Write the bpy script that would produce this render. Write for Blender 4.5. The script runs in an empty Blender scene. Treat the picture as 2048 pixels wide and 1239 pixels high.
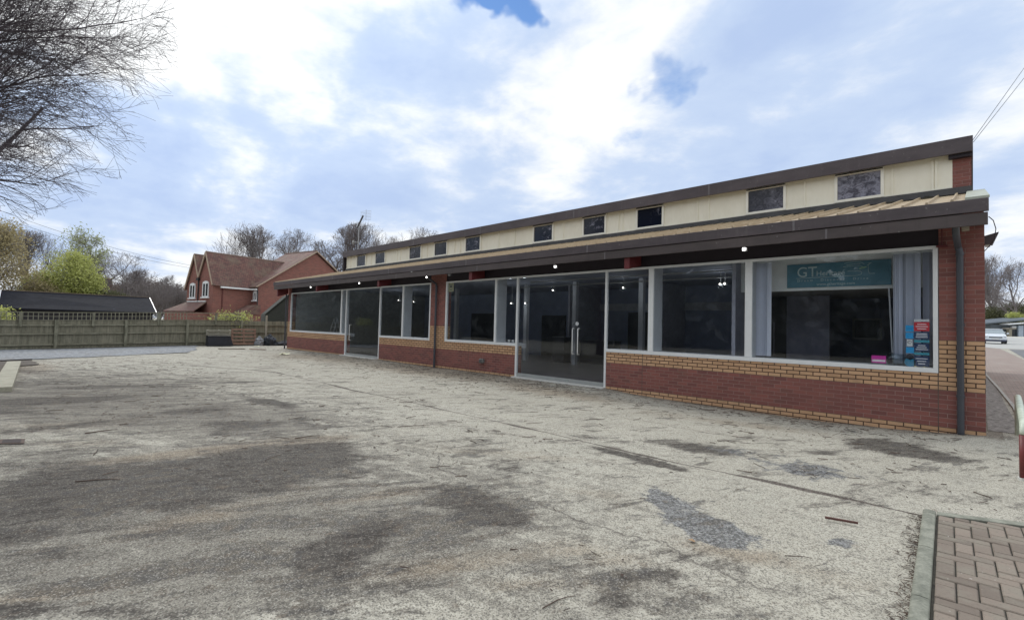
import bpy, bmesh, math, random
import numpy as np
from mathutils import Vector, Matrix, noise as mnoise
R = math.radians
SC = bpy.context.scene
COL = SC.collection

# ------------------------------------------------------------------ camera
CAM_F = 959.41; PW, PH = 2048, 1239           # focal length in photo pixels
CPOS = Vector((-0.146, -10.694, 1.558))
YAW, PITCH, ROLL = R(-43.859), R(1.9765), R(1.4763)
fwd = Vector((math.sin(YAW)*math.cos(PITCH), math.cos(YAW)*math.cos(PITCH), math.sin(PITCH)))
r0 = Vector((math.cos(YAW), -math.sin(YAW), 0)); u0 = r0.cross(fwd)
rgt = math.cos(ROLL)*r0 + math.sin(ROLL)*u0
upv = -math.sin(ROLL)*r0 + math.cos(ROLL)*u0
cd = bpy.data.cameras.new("camera"); cam = bpy.data.objects.new("camera", cd); COL.objects.link(cam)
cd.sensor_width = 36; cd.lens = 36*CAM_F/PW; cd.clip_end = 3000; cd.clip_start = 0.05
cam.matrix_world = Matrix(((rgt.x, upv.x, -fwd.x, CPOS.x), (rgt.y, upv.y, -fwd.y, CPOS.y), (rgt.z, upv.z, -fwd.z, CPOS.z), (0, 0, 0, 1)))
SC.camera = cam

# ------------------------------------------------------------------ light
SUN_AZ, SUN_EL = R(-80), R(38)                 # behind the bright cloud, up on the left
SC.view_settings.view_transform = 'Standard'; SC.view_settings.look = 'None'
SC.view_settings.exposure = 0.07; SC.view_settings.gamma = 1
w = bpy.data.worlds.new("World"); SC.world = w; w.use_nodes = True
sd = bpy.data.lights.new("sun", 'SUN'); so = bpy.data.objects.new("sun", sd); COL.objects.link(so)
sd.energy = 1.3; sd.angle = R(14); sd.color = (1, .965, .9)
sv = Vector((math.sin(SUN_AZ)*math.cos(SUN_EL), math.cos(SUN_AZ)*math.cos(SUN_EL), math.sin(SUN_EL)))
so.rotation_euler = sv.to_track_quat('Z', 'Y').to_euler()

def pray(x, y): return (fwd + rgt*((x-PW/2)/CAM_F) - upv*((y-PH/2)/CAM_F))
def at(x, y, depth): return CPOS + pray(x, y)*depth
def onY(x, y, Y=0.0):
    d = pray(x, y); return CPOS + d*((Y-CPOS.y)/d.y)
def onZ(x, y, Z=0.0):
    d = pray(x, y); return CPOS + d*((Z-CPOS.z)/d.z)

# ------------------------------------------------------------------ node helpers
class NT:
    def __init__(s, nt): s.nt = nt; s.n = nt.nodes; s.l = nt.links
    def add(s, typ, ins=None, **props):
        nd = s.n.new(typ)
        for k, v in props.items(): setattr(nd, k, v)
        for k, v in (ins or {}).items():
            sock = nd.inputs[k]
            if isinstance(v, bpy.types.NodeSocket): s.l.new(v, sock)
            else: sock.default_value = v
        return nd
    def math(s, op, a, b=0.0, c=0.0, clamp=False):
        nd = s.add('ShaderNodeMath', {0: a, 1: b, 2: c}, operation=op); nd.use_clamp = clamp; return nd.outputs[0]
    def mix(s, f, a, b):
        nd = s.add('ShaderNodeMix', data_type='RGBA')
        for k, v in ((0, f), (6, a), (7, b)):
            if isinstance(v, bpy.types.NodeSocket): s.l.new(v, nd.inputs[k])
            else: nd.inputs[k].default_value = v if k == 0 else (tuple(v)+(1,))[:4]
        return nd.outputs[2]
    def ramp(s, f, a, b):
        nd = s.add('ShaderNodeMapRange', {0: f, 1: a, 2: b, 3: 0.0, 4: 1.0}, interpolation_type='SMOOTHSTEP'); return nd.outputs[0]
    def noise(s, vec, scale, detail=4, rough=.55, dist=0.0):
        nd = s.add('ShaderNodeTexNoise', {'Scale': scale, 'Detail': detail, 'Roughness': rough, 'Distortion': dist})
        if vec is not None: s.l.new(vec, nd.inputs['Vector'])
        return nd.outputs[0]
    def pos(s): return s.add('ShaderNodeNewGeometry').outputs['Position']
    def obj(s): return s.add('ShaderNodeTexCoord').outputs['Object']
    def scalev(s, vec, sc):
        return s.add('ShaderNodeVectorMath', {0: vec, 1: sc}, operation='MULTIPLY').outputs[0]
    def xyz(s, vec): return s.add('ShaderNodeSeparateXYZ', {0: vec}).outputs
    def comb(s, x, y, z): return s.add('ShaderNodeCombineXYZ', {0: x, 1: y, 2: z}).outputs[0]
    def bump(s, h, strength=.3, dist=.01):
        return s.add('ShaderNodeBump', {'Height': h, 'Strength': strength, 'Distance': dist}).outputs[0]

def newmat(name):
    m = bpy.data.materials.new(name); m.use_nodes = True
    t = NT(m.node_tree); b = t.n['Principled BSDF']; return m, t, b
def setin(t, b, k, v):
    if isinstance(v, bpy.types.NodeSocket): t.l.new(v, b.inputs[k])
    else: b.inputs[k].default_value = (tuple(v)+(1,))[:4] if isinstance(v, (tuple, list)) else v
def simple(name, c, rough=.6, var=.18, scale=6.0, c2=None, bump=0.0, bscale=60, metal=0, spec=.5, stretch=None, world=True):
    m, t, b = newmat(name)
    p = t.pos() if world else t.obj()
    if stretch: p = t.scalev(p, stretch)
    n = t.noise(p, scale, 5, .6); n2 = t.noise(p, scale*9, 3, .6)
    f = t.ramp(t.math('ADD', t.math('MULTIPLY', n, .65), t.math('MULTIPLY', n2, .35)), .3, .7)
    lo = c2 if c2 else tuple(x*(1-var) for x in c); hi = tuple(min(1, x*(1+var*.6)) for x in c)
    setin(t, b, 'Base Color', t.mix(f, lo, hi)); setin(t, b, 'Roughness', rough); setin(t, b, 'Metallic', metal)
    b.inputs['Specular IOR Level'].default_value = spec
    if bump: setin(t, b, 'Normal', t.bump(t.noise(p, bscale, 3), bump, .01))
    return m

RED1, RED2, REDM = (.33, .125, .103), (.20, .085, .076), (.36, .24, .21)
YEL1, YEL2, YELM = (.70, .44, .26), (.58, .35, .20), (.085, .05, .035)
def brick_mat(name, bands=True, vert='world'):
    m, t, b = newmat(name)
    o = t.xyz(t.pos()) if vert == 'world' else t.xyz(t.obj())
    h = t.math('ADD', o[0], t.math('ADD', o[1], .1125)); z = t.math('ADD', o[2], .06)
    v = t.comb(h, z, 0.0)
    def br(c1, c2, cm, ms):
        nd = t.add('ShaderNodeTexBrick', {'Vector': v, 'Color1': c1+(1,), 'Color2': c2+(1,), 'Mortar': cm+(1,), 'Scale': 1.0, 'Mortar Size': ms, 'Mortar Smooth': .25, 'Bias': 0.0, 'Brick Width': .225, 'Row Height': .075}, offset=.5, offset_frequency=2)
        return nd.outputs
    big = t.noise(t.pos(), 1.1, 4, .6)
    r = br(RED1, RED2, REDM, .0052)
    redc = t.mix(t.ramp(big, .3, .7), r[0], t.mix(.4, r[0], (.29, .115, .095)))
    if bands:
        y = br(YEL1, YEL2, YELM, .0095)
        f = t.math('MULTIPLY', t.math('LESS_THAN', z, .15), 1.0)
        g = t.math('MULTIPLY', t.math('GREATER_THAN', z, .75), t.math('LESS_THAN', z, 1.575))
        f = t.math('ADD', f, g, clamp=True)
        col = t.mix(f, redc, y[0]); fac = t.math('MAXIMUM', r[1], 0.0)
    else: col = redc; fac = r[1]
    fine = t.noise(t.pos(), 90, 4, .7)
    col = t.mix(t.ramp(fine, .25, .75), t.mix(.25, col, (0.03, .02, .02)), col)
    # rain splash dirt of its own shape low on the wall
    dirt = t.math('MULTIPLY', t.ramp(t.noise(t.scalev(t.pos(), (2.5, 2.5, 6)), 1, 5, .65), .5, .72), .35)
    col = t.mix(dirt, col, (.16, .11, .085))
    setin(t, b, 'Base Color', col); setin(t, b, 'Roughness', .88)
    hh = t.math('ADD', t.math('MULTIPLY', fac, -1.0), t.math('MULTIPLY', fine, .35))
    setin(t, b, 'Normal', t.bump(hh, .6, .008)); b.inputs['Specular IOR Level'].default_value = .3
    return m

def glass_mat(name, tint=(.94, .955, .97), refl=1.0):
    m, t, b = newmat(name); t.n.remove(b); out = t.n['Material Output']
    fc = t.add('ShaderNodeLayerWeight', {'Blend': .5}).outputs['Facing']; fr = t.math('MULTIPLY_ADD', t.math('POWER', fc, 5.0), .96, .04)
    p = t.pos(); bmp = t.bump(t.noise(p, 1.3, 2), .02, .05)
    fr = t.math('MULTIPLY', fr, .85*refl, clamp=True)
    smear = t.math('MULTIPLY', t.ramp(t.noise(t.scalev(p, (1, 1, .5)), 4, 6, .65), .5, .8), .012)
    tr = t.add('ShaderNodeBsdfTransparent', {0: tint+(1,)}).outputs[0]
    gl = t.add('ShaderNodeBsdfGlossy', {'Color': (.95, .97, 1, 1), 'Roughness': .015, 'Normal': bmp}).outputs[0]
    df = t.add('ShaderNodeBsdfDiffuse', {'Color': (.5, .5, .5, 1)}).outputs[0]
    a = t.add('ShaderNodeMixShader', {0: fr, 1: tr, 2: gl}).outputs[0]
    c = t.add('ShaderNodeMixShader', {0: smear, 1: a, 2: df}).outputs[0]
    t.l.new(c, out.inputs[0]); return m
def emis(name, c, s):
    m, t, b = newmat(name); setin(t, b, 'Base Color', c); setin(t, b, 'Emission Color', c); b.inputs['Emission Strength'].default_value = s; return m

# ------------------------------------------------------------------ the sky with its clouds (world)
def build_sky():
    t = NT(w.node_tree); bg = t.n['Background']; out = t.n['World Output']
    sky = t.add('ShaderNodeTexSky', sky_type='NISHITA', sun_disc=False, sun_elevation=SUN_EL, sun_rotation=SUN_AZ, altitude=50, air_density=1.0, dust_density=.0, ozone_density=6.0)
    t.l.new(sky.outputs[0], bg.inputs[0]); bg.inputs[1].default_value = .15
    d = t.add('ShaderNodeTexCoord').outputs['Generated']
    dn = t.add('ShaderNodeVectorMath', {0: d}, operation='NORMALIZE').outputs[0]
    s3 = t.xyz(dn)
    # flatten towards the horizon so that clouds foreshorten
    zz = t.math('ADD', t.math('MAXIMUM', s3[2], 0.0), .22)
    pv = t.comb(t.math('DIVIDE', s3[0], zz), t.math('DIVIDE', s3[1], zz), t.math('MULTIPLY', s3[2], 1.5))
    warp = t.add('ShaderNodeTexNoise', {'Vector': dn, 'Scale': 3.2, 'Detail': 5, 'Roughness': .6})
    wv = t.add('ShaderNodeVectorMath', {0: warp.outputs[1], 1: (.5, .5, .5)}, operation='SUBTRACT').outputs[0]
    wd = t.add('ShaderNodeVectorMath', {0: wv, 1: (.34, .34, .34), 2: dn}, operation='MULTIPLY_ADD').outputs[0]
    wd = t.add('ShaderNodeVectorMath', {0: wd}, operation='NORMALIZE').outputs[0]
    def blobs(lst):
        tot = None
        for px, py, rad, wt in lst:
            v = pray(px, py).normalized(); cr = math.cos(R(rad))
            dp = t.add('ShaderNodeVectorMath', {0: wd, 1: tuple(v)}, operation='DOT_PRODUCT').outputs[1]
            q = t.math('MULTIPLY', t.ramp(dp, cr, 1.0), wt)
            tot = q if tot is None else t.math('ADD', tot, q)
        return tot
    # patches where the cloud base is thick and blue grey (+) or thin and white (-)
    grey = blobs([(860, 300, 17, .75), (640, 330, 11, .45), (400, 330, 10, .55), (1050, 380, 13, .5), (230, 350, 10, .75), (330, 420, 8, .5), (420, 175, 8, .45),
                  (1700, 160, 18, .55), (1950, 330, 16, .5), (1350, 330, 14, .35), (1500, 60, 12, .35), (120, 430, 6, .45), (330, 480, 7, .4), (600, 470, 8, .45), (980, 90, 8, .2), (860, 160, 10, .35),
                  (360, 30, 12, -.35), (260, 240, 9, -.85), (520, 370, 6, -.5), (620, 430, 5, -.45), (280, 455, 6, -.35), (160, 380, 5, -.4), (560, 60, 9, -.15), (840, 70, 9, -.35), (1270, 70, 9, -.3), (1130, 190, 8, -.35), (1480, 200, 8, -.45), (690, 40, 7, -.3), (960, 160, 5, -.4),
                  (300, 190, 6, -.5)])
    n1 = t.noise(pv, 1.5, 7, .56, .3); n2 = t.noise(pv, 4.5, 6, .6, .2)
    m = t.math('ADD', t.math('MULTIPLY', grey, .62), t.math('ADD', t.math('MULTIPLY', n1, 3.0), t.math('MULTIPLY', n2, 1.3)))
    m = t.math('SUBTRACT', m, 1.86)
    m1 = t.ramp(m, .02, .86)
    ccol = t.mix(m1, (.98, 1.0, 1.01), (.56, .68, .89))
    ccol = t.mix(t.math('MULTIPLY', t.ramp(m, .7, 1.5), .7), ccol, (.43, .555, .82))
    # pale lavender veil over the right, greyer clouds there
    # overhead and behind the viewer the cloud sheet is brighter
    up = t.math('MULTIPLY_ADD', t.ramp(s3[2], .5, 1.0), .55, 1.0)
    lp = t.add('ShaderNodeVectorMath', {0: dn, 1: tuple(sv)}, operation='DOT_PRODUCT').outputs[1]
    up = t.math('ADD', up, t.math('MULTIPLY', t.ramp(lp, .8, 1.0), .12))
    cb = t.add('ShaderNodeBackground', {0: ccol, 1: up}).outputs[0]
    blue = blobs([(1010, -14, 3.6, 1.0), (950, -8, 2.6, .7), (1335, 140, 3.2, .62), (1290, 215, 2.2, .4), (45, 465, 4, .25)])
    bm = t.ramp(t.math('ADD', blue, t.math('MULTIPLY', t.math('SUBTRACT', n2, .5), .9)), .25, .95)
    ms = t.add('ShaderNodeMixShader', {0: bm, 1: cb, 2: bg.outputs[0]}).outputs[0]
    t.l.new(ms, out.inputs[0])
build_sky()

# ------------------------------------------------------------------ mesh helper
class MB:
    def __init__(s): s.v = []; s.f = []; s.mi = []; s.cur = 0
    def vert(s, p): s.v.append(tuple(p)); return len(s.v)-1
    def face(s, ids): s.f.append(tuple(ids)); s.mi.append(s.cur)
    def poly(s, pts): s.face([s.vert(p) for p in pts]); return s
    def box(s, x0, x1, y0, y1, z0, z1):
        i = len(s.v)
        for z in (z0, z1):
            for (x, y) in ((x0, y0), (x1, y0), (x1, y1), (x0, y1)): s.v.append((x, y, z))
        for q in ((3, 2, 1, 0), (4, 5, 6, 7), (0, 1, 5, 4), (1, 2, 6, 5), (2, 3, 7, 6), (3, 0, 4, 7)): s.face([i+k for k in q])
        return s
    def prism(s, pts, vec):
        """closed polygon pts extruded by vec"""
        n = len(pts); i = len(s.v); vec = Vector(vec)
        for p in pts: s.v.append(tuple(Vector(p)))
        for p in pts: s.v.append(tuple(Vector(p)+vec))
        s.face([i+k for k in reversed(range(n))]); s.face([i+n+k for k in range(n)])
        for k in range(n): s.face((i+k, i+(k+1) % n, i+n+(k+1) % n, i+n+k))
        return s
    def bar(s, a, b, wd, ht=None, up=(0, 0, 1)):
        a, b = Vector(a), Vector(b); ht = ht or wd; d = (b-a).normalized(); up = Vector(up)
        sd_ = d.cross(up)
        if sd_.length < 1e-4: sd_ = d.cross(Vector((1, 0, 0)))
        sd_.normalize(); u = sd_.cross(d).normalized(); sd_ *= wd/2; u *= ht/2
        return s.prism([a-sd_-u, a+sd_-u, a+sd_+u, a-sd_+u], b-a)
    def tube(s, pts, rad, n=10, cap=True):
        pts = [Vector(p) for p in pts]; rr = rad if isinstance(rad, (list, tuple)) else [rad]*len(pts); rings = []
        ref = None
        for k, p in enumerate(pts):
            d = (pts[min(k+1, len(pts)-1)]-pts[max(k-1, 0)]).normalized()
            if ref is None: ref = Vector((0, 0, 1)) if abs(d.z) < .9 else Vector((1, 0, 0))
            a = d.cross(ref).normalized(); b = a.cross(d).normalized(); ref = b
            base = len(s.v)
            for j in range(n):
                q = 2*math.pi*j/n; s.v.append(tuple(p+(a*math.cos(q)+b*math.sin(q))*rr[k]))
            rings.append(base)
        for k in range(len(rings)-1):
            for j in range(n): s.face((rings[k]+j, rings[k]+(j+1) % n, rings[k+1]+(j+1) % n, rings[k+1]+j))
        if cap: s.face([rings[0]+j for j in reversed(range(n))]); s.face([rings[-1]+j for j in range(n)])
        return s
    def lathe(s, c, prof, n=16, axis='Z'):
        c = Vector(c); rings = []
        for r_, h in prof:
            base = len(s.v)
            for j in range(n):
                q = 2*math.pi*j/n; x, y = r_*math.cos(q), r_*math.sin(q)
                s.v.append(tuple(c + (Vector((x, y, h)) if axis == 'Z' else Vector((x, h, y)) if axis == 'Y' else Vector((h, x, y)))))
            rings.append(base)
        for k in range(len(rings)-1):
            for j in range(n): s.face((rings[k]+j, rings[k]+(j+1) % n, rings[k+1]+(j+1) % n, rings[k+1]+j))
        s.face([rings[0]+j for j in range(n)]); s.face([rings[-1]+j for j in reversed(range(n))])
        return s
    def build(s, name, mat, parent=None, smooth=False, bevel=0.0, fix=True):
        me = bpy.data.meshes.new(name); off = Vector((0, 0, 0)); M = None
        if parent is not None: M = wmat(parent).inverted()
        vs = [tuple(M @ Vector(p)) for p in s.v] if M is not None else s.v
        me.from_pydata(vs, [], s.f)
        mats = mat if isinstance(mat, (list, tuple)) else [mat]
        for mm in mats: me.materials.append(mm)
        if len(mats) > 1: me.polygons.foreach_set('material_index', s.mi)
        if fix:
            bm = bmesh.new(); bm.from_mesh(me); bmesh.ops.recalc_face_normals(bm, faces=bm.faces); bm.to_mesh(me); bm.free()
        if smooth: me.polygons.foreach_set('use_smooth', [True]*len(me.polygons))
        me.update()
        o = bpy.data.objects.new(name, me); COL.objects.link(o)
        if parent is not None: o.parent = parent
        if bevel:
            b = o.modifiers.new('bevel', 'BEVEL'); b.width = bevel; b.segments = 2; b.limit_method = 'ANGLE'
        return o
WM = {}
def wmat(o):
    if o.name in WM: return WM[o.name]
    m = Matrix.LocRotScale(o.location, o.rotation_euler, None)
    if o.parent: m = wmat(o.parent) @ m
    return m
def tag(o, label=None, cat=None, group=None, kind=None):
    if label: o['label'] = label
    if cat: o['category'] = cat
    if group: o['group'] = group
    if kind: o['kind'] = kind
    return o
def thing(name, loc, label, cat, group=None, rz=0.0):
    o = bpy.data.objects.new(name, None); COL.objects.link(o); o.location = loc; o.rotation_euler = (0, 0, rz)
    o.empty_display_size = .2
    return tag(o, label, cat, group)
def local(parent, name, mb, mat, **k):
    """mb given in parent's own coordinates"""
    M = wmat(parent); mb.v = [tuple(M @ Vector(p)) for p in mb.v]; return mb.build(name, mat, parent, **k)
def copy_tree(o, parent=None):
    c = o.copy(); COL.objects.link(c); c.parent = parent
    for ch in [x for x in bpy.data.objects if x.parent == o]: copy_tree(ch, c)
    return c
def text(name, body, mat, loc, size, parent, rot=(R(90), 0, 0), sx=1.0, ext=.001, align='LEFT', sub=None):
    cu = bpy.data.curves.new(name, 'FONT'); cu.body = body; cu.size = size; cu.extrude = ext; cu.align_x = align
    tmp = bpy.data.objects.new('tmp', cu); COL.objects.link(tmp)
    bpy.context.view_layer.update(); me = bpy.data.meshes.new_from_object(tmp.evaluated_get(bpy.context.evaluated_depsgraph_get())); bpy.data.objects.remove(tmp); me.name = name
    me.materials.clear(); me.materials.append(mat); o = bpy.data.objects.new(name, me); COL.objects.link(o)
    o.parent = parent; o.location = Vector(loc)-Vector(parent_loc(parent)); o.rotation_euler = rot; o.scale = (sx, 1, 1); return o
def parent_loc(p):
    v = Vector((0, 0, 0))
    while p: v += Vector(p.location); p = p.parent
    return v

# ------------------------------------------------------------------ materials
M = {}
M['brick'] = brick_mat('shop brickwork'); M['brick_plain'] = brick_mat('plain brickwork', False)
RED1, RED2, REDM = (.31, .13, .10), (.21, .095, .078), (.38, .25, .21); M['brick_house'] = brick_mat('house brickwork', False)
def fascia_mat(name, c1, c2, c3):
    m, t, b = newmat(name); p = t.pos(); n = t.noise(t.scalev(p, (1, 1, 3)), .9, 6, .65); st = t.noise(t.scalev(p, (9, 9, .5)), 1.0, 5, .6); sp = t.noise(p, 16, 3, .6)
    c = t.mix(t.ramp(n, .35, .65), c1, c2); c = t.mix(t.math('MULTIPLY', t.ramp(st, .55, .72), .35), c, c3); c = t.mix(t.math('MULTIPLY', t.ramp(sp, .68, .74), .5), c, (.3, .29, .27))
    setin(t, b, 'Base Color', c); setin(t, b, 'Roughness', .55); b.inputs['Specular IOR Level'].default_value = .4; return m
M['fascia'] = fascia_mat('brown grey fascia', (.098, .08, .084), (.072, .058, .062), (.14, .125, .12))
M['fascia2'] = fascia_mat('lower fascia gutter', (.092, .073, .071), (.066, .053, .052), (.045, .037, .033))
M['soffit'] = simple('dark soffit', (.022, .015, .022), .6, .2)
M['redbeam'] = simple('red brown rafter paint', (.13, .022, .024), .5, .2)
M['white'] = simple('white window paint', (.78, .79, .79), .4, .06, 3)
M['white_in'] = simple('white inner plaster', (.62, .64, .66), .7, .06, 2)
M['cream'] = simple('cream cladding', (.85, .81, .68), .55, .07, 1.1, stretch=(1, 1, .4), c2=(.80, .75, .61))
M['creamframe'] = simple('cream window frame', (.85, .82, .72), .45, .05)
M['glass'] = glass_mat('shop glass')
M['black'] = simple('black plastic', (.02, .021, .024), .4, .2)
M['pipe'] = simple('dark grey downpipe', (.062, .066, .078), .38, .15, 8, stretch=(1, 1, .3))
M['alu'] = simple('brushed metal', (.55, .55, .55), .25, .08, metal=1)
M['greymetal'] = simple('grey metal rail', (.35, .36, .35), .45, .1)
M['concrete'] = simple('concrete', (.42, .41, .37), .9, .22, 5, bump=.3)
M['lampw'] = emis('lamp white', (1, .98, .95), 7)
M['lampsmall'] = emis('spot lamp', (1, .93, .82), 2.2)
M['intfloor'] = simple('dark shop floor', (.20, .175, .18), .35, .3, 1.5)
M['intwall'] = simple('dark inner wall', (.30, .35, .48), .8, .15, 2)
M['intceil'] = simple('inner ceiling', (.42, .45, .52), .8, .1)
M['blind'] = simple('pale vertical blind', (.68, .71, .80), .7, .08, 9, stretch=(1, 1, .1))
M['teal'] = simple('teal sign board', (.085, .23, .30), .35, .08, 2)
M['signtxt'] = simple('pale sign lettering', (.55, .68, .68), .5, .05)
M['signlime'] = simple('pale green sign lettering', (.5, .72, .45), .5, .05)

def tan_roof():
    m, t, b = newmat('tan metal roof sheeting')
    p = t.pos(); n = t.noise(t.scalev(p, (3, 1, 1)), 2.5, 6, .65); n2 = t.noise(p, 14, 5, .7)
    c = t.mix(t.ramp(n, .3, .75), (.36, .27, .165), (.46, .37, .25))
    c = t.mix(t.math('MULTIPLY', t.ramp(n2, .5, .75), .45), c, (.20, .17, .11))
    setin(t, b, 'Base Color', c); setin(t, b, 'Roughness', .6); return m
M['tanroof'] = tan_roof()
M['moss'] = simple('moss and leaf litter', (.06, .055, .04), .95, .5, 30, bump=.5)
M['flash'] = simple('dark lead flashing', (.07, .068, .07), .6, .3, 4)

def tile_mat(name, c1, c2, moss=(.2, .17, .12)):
    m, t, b = newmat(name); o = t.xyz(t.obj())
    v = t.comb(t.math('ADD', o[0], t.math('MULTIPLY', o[1], 1.0)), t.math('MULTIPLY', o[2], 1.15), 0.0)
    br = t.add('ShaderNodeTexBrick', {'Vector': v, 'Color1': c1+(1,), 'Color2': c2+(1,), 'Mortar': tuple(x*.35 for x in c2)+(1,), 'Scale': 1.0, 'Mortar Size': .012, 'Mortar Smooth': .6, 'Bias': 0.0, 'Brick Width': .2, 'Row Height': .13})
    n = t.noise(t.obj(), 1.2, 6, .65)
    c = t.mix(t.math('MULTIPLY', t.ramp(n, .42, .75), .6), br.outputs[0], moss)
    sp = t.noise(t.obj(), 5, 2, .5)
    c = t.mix(t.ramp(sp, .74, .78), c, tuple(min(.5, x*3) for x in c1))
    setin(t, b, 'Base Color', c); setin(t, b, 'Roughness', .85); setin(t, b, 'Normal', t.bump(br.outputs[1], -.7, .03)); return m
M['tile'] = tile_mat('red clay roof tiles', (.21, .105, .085), (.125, .068, .06))
M['slate'] = tile_mat('black slate roof', (.016, .018, .026), (.010, .011, .017), (.02, .022, .03))
M['slate'].node_tree.nodes['Principled BSDF'].inputs['Specular IOR Level'].default_value = .12

# ------------------------------------------------------------------ ground
def sst(a, b, x):
    q = np.clip((x-a)/(b-a), 0, 1); return q*q*(3-2*q)
def gz(X, Y):
    """height of the ground: gentle fall along the shop wall, road rising away past its right hand end"""
    X = np.asarray(X, float); Y = np.asarray(Y, float)
    wall = np.interp(X, [-32, -27.7, -21, -18, -14.3, -12.8, -10.2, -6.9, -6.15, -5.1, -4.1, -2.2, -1.1, -.5, 0, 3], [0, 0, .05, .05, 0.0, .02, .02, .02, -.03, -.06, -.07, -.08, -.045, -.005, .035, .04])
    near = np.exp(-(np.maximum(0, -Y)/1.3)**2)*(Y < 6)
    rise = .017*np.maximum(0, Y-1)*sst(-3.0, -.5, X)*np.where(Y > 25, 1, 1)
    rise = np.minimum(rise, 2.6)
    return wall*near*np.exp(-(np.maximum(0, Y)/3.0)**2) + rise

STAINS = [(60, 800, 120, 8, -2, .8), (30, 825, 90, 8, 0, .7), (500, 765, 90, 4, 3, .5), (640, 1030, 60, 10, -14, .5), (430, 1000, 140, 14, -8, .6), (120, 960, 160, 14, -4, .7), (90, 1110, 140, 14, -4, .6), (460, 1130, 140, 14, -10, .5), (860, 1170, 120, 14, -5, .4), (1120, 1130, 80, 14, 0, .45), (1740, 1120, 60, 10, 0, .3), (640, 1215, 130, 14, 0, .45), (1850, 985, 90, 5, 6, .4), (1960, 905, 60, 5, 3, .4), (1470, 870, 60, 5, 5, .4), (1180, 875, 50, 4, 8, .4), (930, 980, 40, 6, 0, .5),  # photo x, y, half width, half height, tilt, weight: traced from the yard, mapped on the flat ground
 (560, 925, 160, 32, 0, 1.3), (360, 960, 300, 42, -6, .8), (150, 1000, 230, 48, -5, .95), (20, 1075, 130, 30, 0, .8), (640, 905, 70, 22, 0, .5), (230, 935, 240, 16, -4, .5),
 (690, 1095, 105, 38, -25, 1.5), (800, 1045, 130, 26, -22, .45), (960, 1010, 88, 28, 15, 1.5), (990, 1040, 60, 20, 5, .6), (880, 1085, 90, 26, -10, .5), (300, 1085, 260, 28, -6, .4), (700, 1170, 160, 30, -8, .35),
 (545, 806, 55, 7, 8, 1.3), (480, 850, 105, 13, -2, .85), (600, 835, 30, 10, 35, .6), (430, 868, 60, 6, -8, .6), (560, 870, 70, 6, 0, .5),
 (250, 772, 170, 6, -2, .7), (130, 802, 190, 9, -3, .85), (380, 822, 130, 8, -6, .75), (70, 768, 110, 7, -2, .6), (60, 858, 130, 7, -4, .75), (180, 845, 60, 5, -6, .7), (60, 742, 70, 6, 0, .6), (215, 752, 80, 4, 0, .5), (330, 760, 90, 4, 2, .4), (160, 905, 120, 7, -4, .4),
 (1380, 893, 100, 11, 9, 1.1), (1600, 938, 120, 20, 9, .45), (1530, 905, 60, 6, 6, .5), (1815, 901, 105, 13, 9, 2.0), (1650, 905, 60, 8, 9, .4),
 (1010, 935, 48, 13, 0, .75), (1100, 925, 40, 6, 0, .4), (1300, 922, 85, 6, 14, 1.5), (1230, 905, 40, 4, 14, .6),
 (1255, 1150, 45, 10, 5, .6), (1340, 1150, 45, 12, 15, .6), (1480, 1140, 110, 18, 14, .5), (1220, 1200, 80, 26, 5, .55), (1600, 1180, 120, 14, 8, .3), (1400, 1205, 90, 18, 5, .35),
 (40, 1150, 100, 18, -5, .7), (60, 1218, 150, 20, -3, .7), (300, 1225, 130, 14, -3, .5), (1180, 1040, 70, 14, 5, .4), (1785, 1030, 60, 6, 12, .7), (2040, 1010, 25, 8, 0, .8), (1500, 1230, 120, 12, 0, .3),
 (900, 770, 120, 4, 6, .2), (620, 790, 160, 5, 3, .25), (760, 850, 60, 5, -4, .35), (830, 830, 40, 4, 20, .4), (860, 890, 130, 6, 10, .3), (1100, 830, 60, 4, 8, .3), (1000, 800, 140, 4, 8, .25)]
CHIPS = [(1375, 1030, 95, 26, 28, 1.0), (1450, 1075, 95, 26, 14, 1.0), (1320, 995, 30, 14, 25, .7), (1620, 940, 120, 20, 8, .8), (1680, 1083, 42, 11, 5, .8), (1450, 900, 90, 12, 8, .5), (450, 960, 200, 30, -5, .25)]
WARM = [(1120, 785, 150, 12, 8, .8), (860, 745, 160, 10, 6, .8), (640, 715, 120, 8, 3, .7), (1500, 850, 260, 8, 7, .5), (900, 1130, 240, 24, -8, .6), (1100, 1170, 160, 20, 0, .6),(520, 890, 260, 12, -6, .7), (300, 915, 260, 10, -6, .7), (80, 1190, 150, 14, -6, .9), (1000, 905, 200, 12, 4, .5), (420, 1030, 300, 20, -14, .6), (760, 990, 160, 14, -8, .5), (1200, 1110, 120, 22, 10, .5), (1500, 1110, 200, 22, 12, .7), (120, 850, 200, 12, -4, .5), (60, 735, 60, 12, 0, 1.0), (1150, 980, 120, 12, 8, .4), (180, 885, 160, 10, 0, .3), (1700, 1170, 140, 26, 8, .3), (940, 745, 200, 8, 6, .4)]
BROAD = [(300, 1000, 560, 120, -4, .8), (800, 1080, 420, 100, -8, .55), (250, 1180, 500, 90, 0, .55), (1200, 1200, 400, 70, 0, .35), (150, 800, 350, 60, 0, .8), (480, 840, 230, 34, 0, .5)]
PALE = [(200, 870, 220, 14, -3, .9), (150, 915, 160, 12, -3, 1.0), (960, 960, 250, 14, -14, .4), (560, 1055, 330, 10, -17, .6), (1160, 1020, 130, 10, -25, .6), (250, 735, 220, 8, 0, .9), (560, 745, 200, 8, 3, .5), (1400, 1120, 200, 16, 20, .3), (700, 1180, 300, 14, -14, .3), (300, 785, 180, 5, -2, .7), (1500, 990, 300, 40, 14, .5), (900, 990, 140, 8, -18, .5), (330, 860, 220, 8, -5, .6)]

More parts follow.
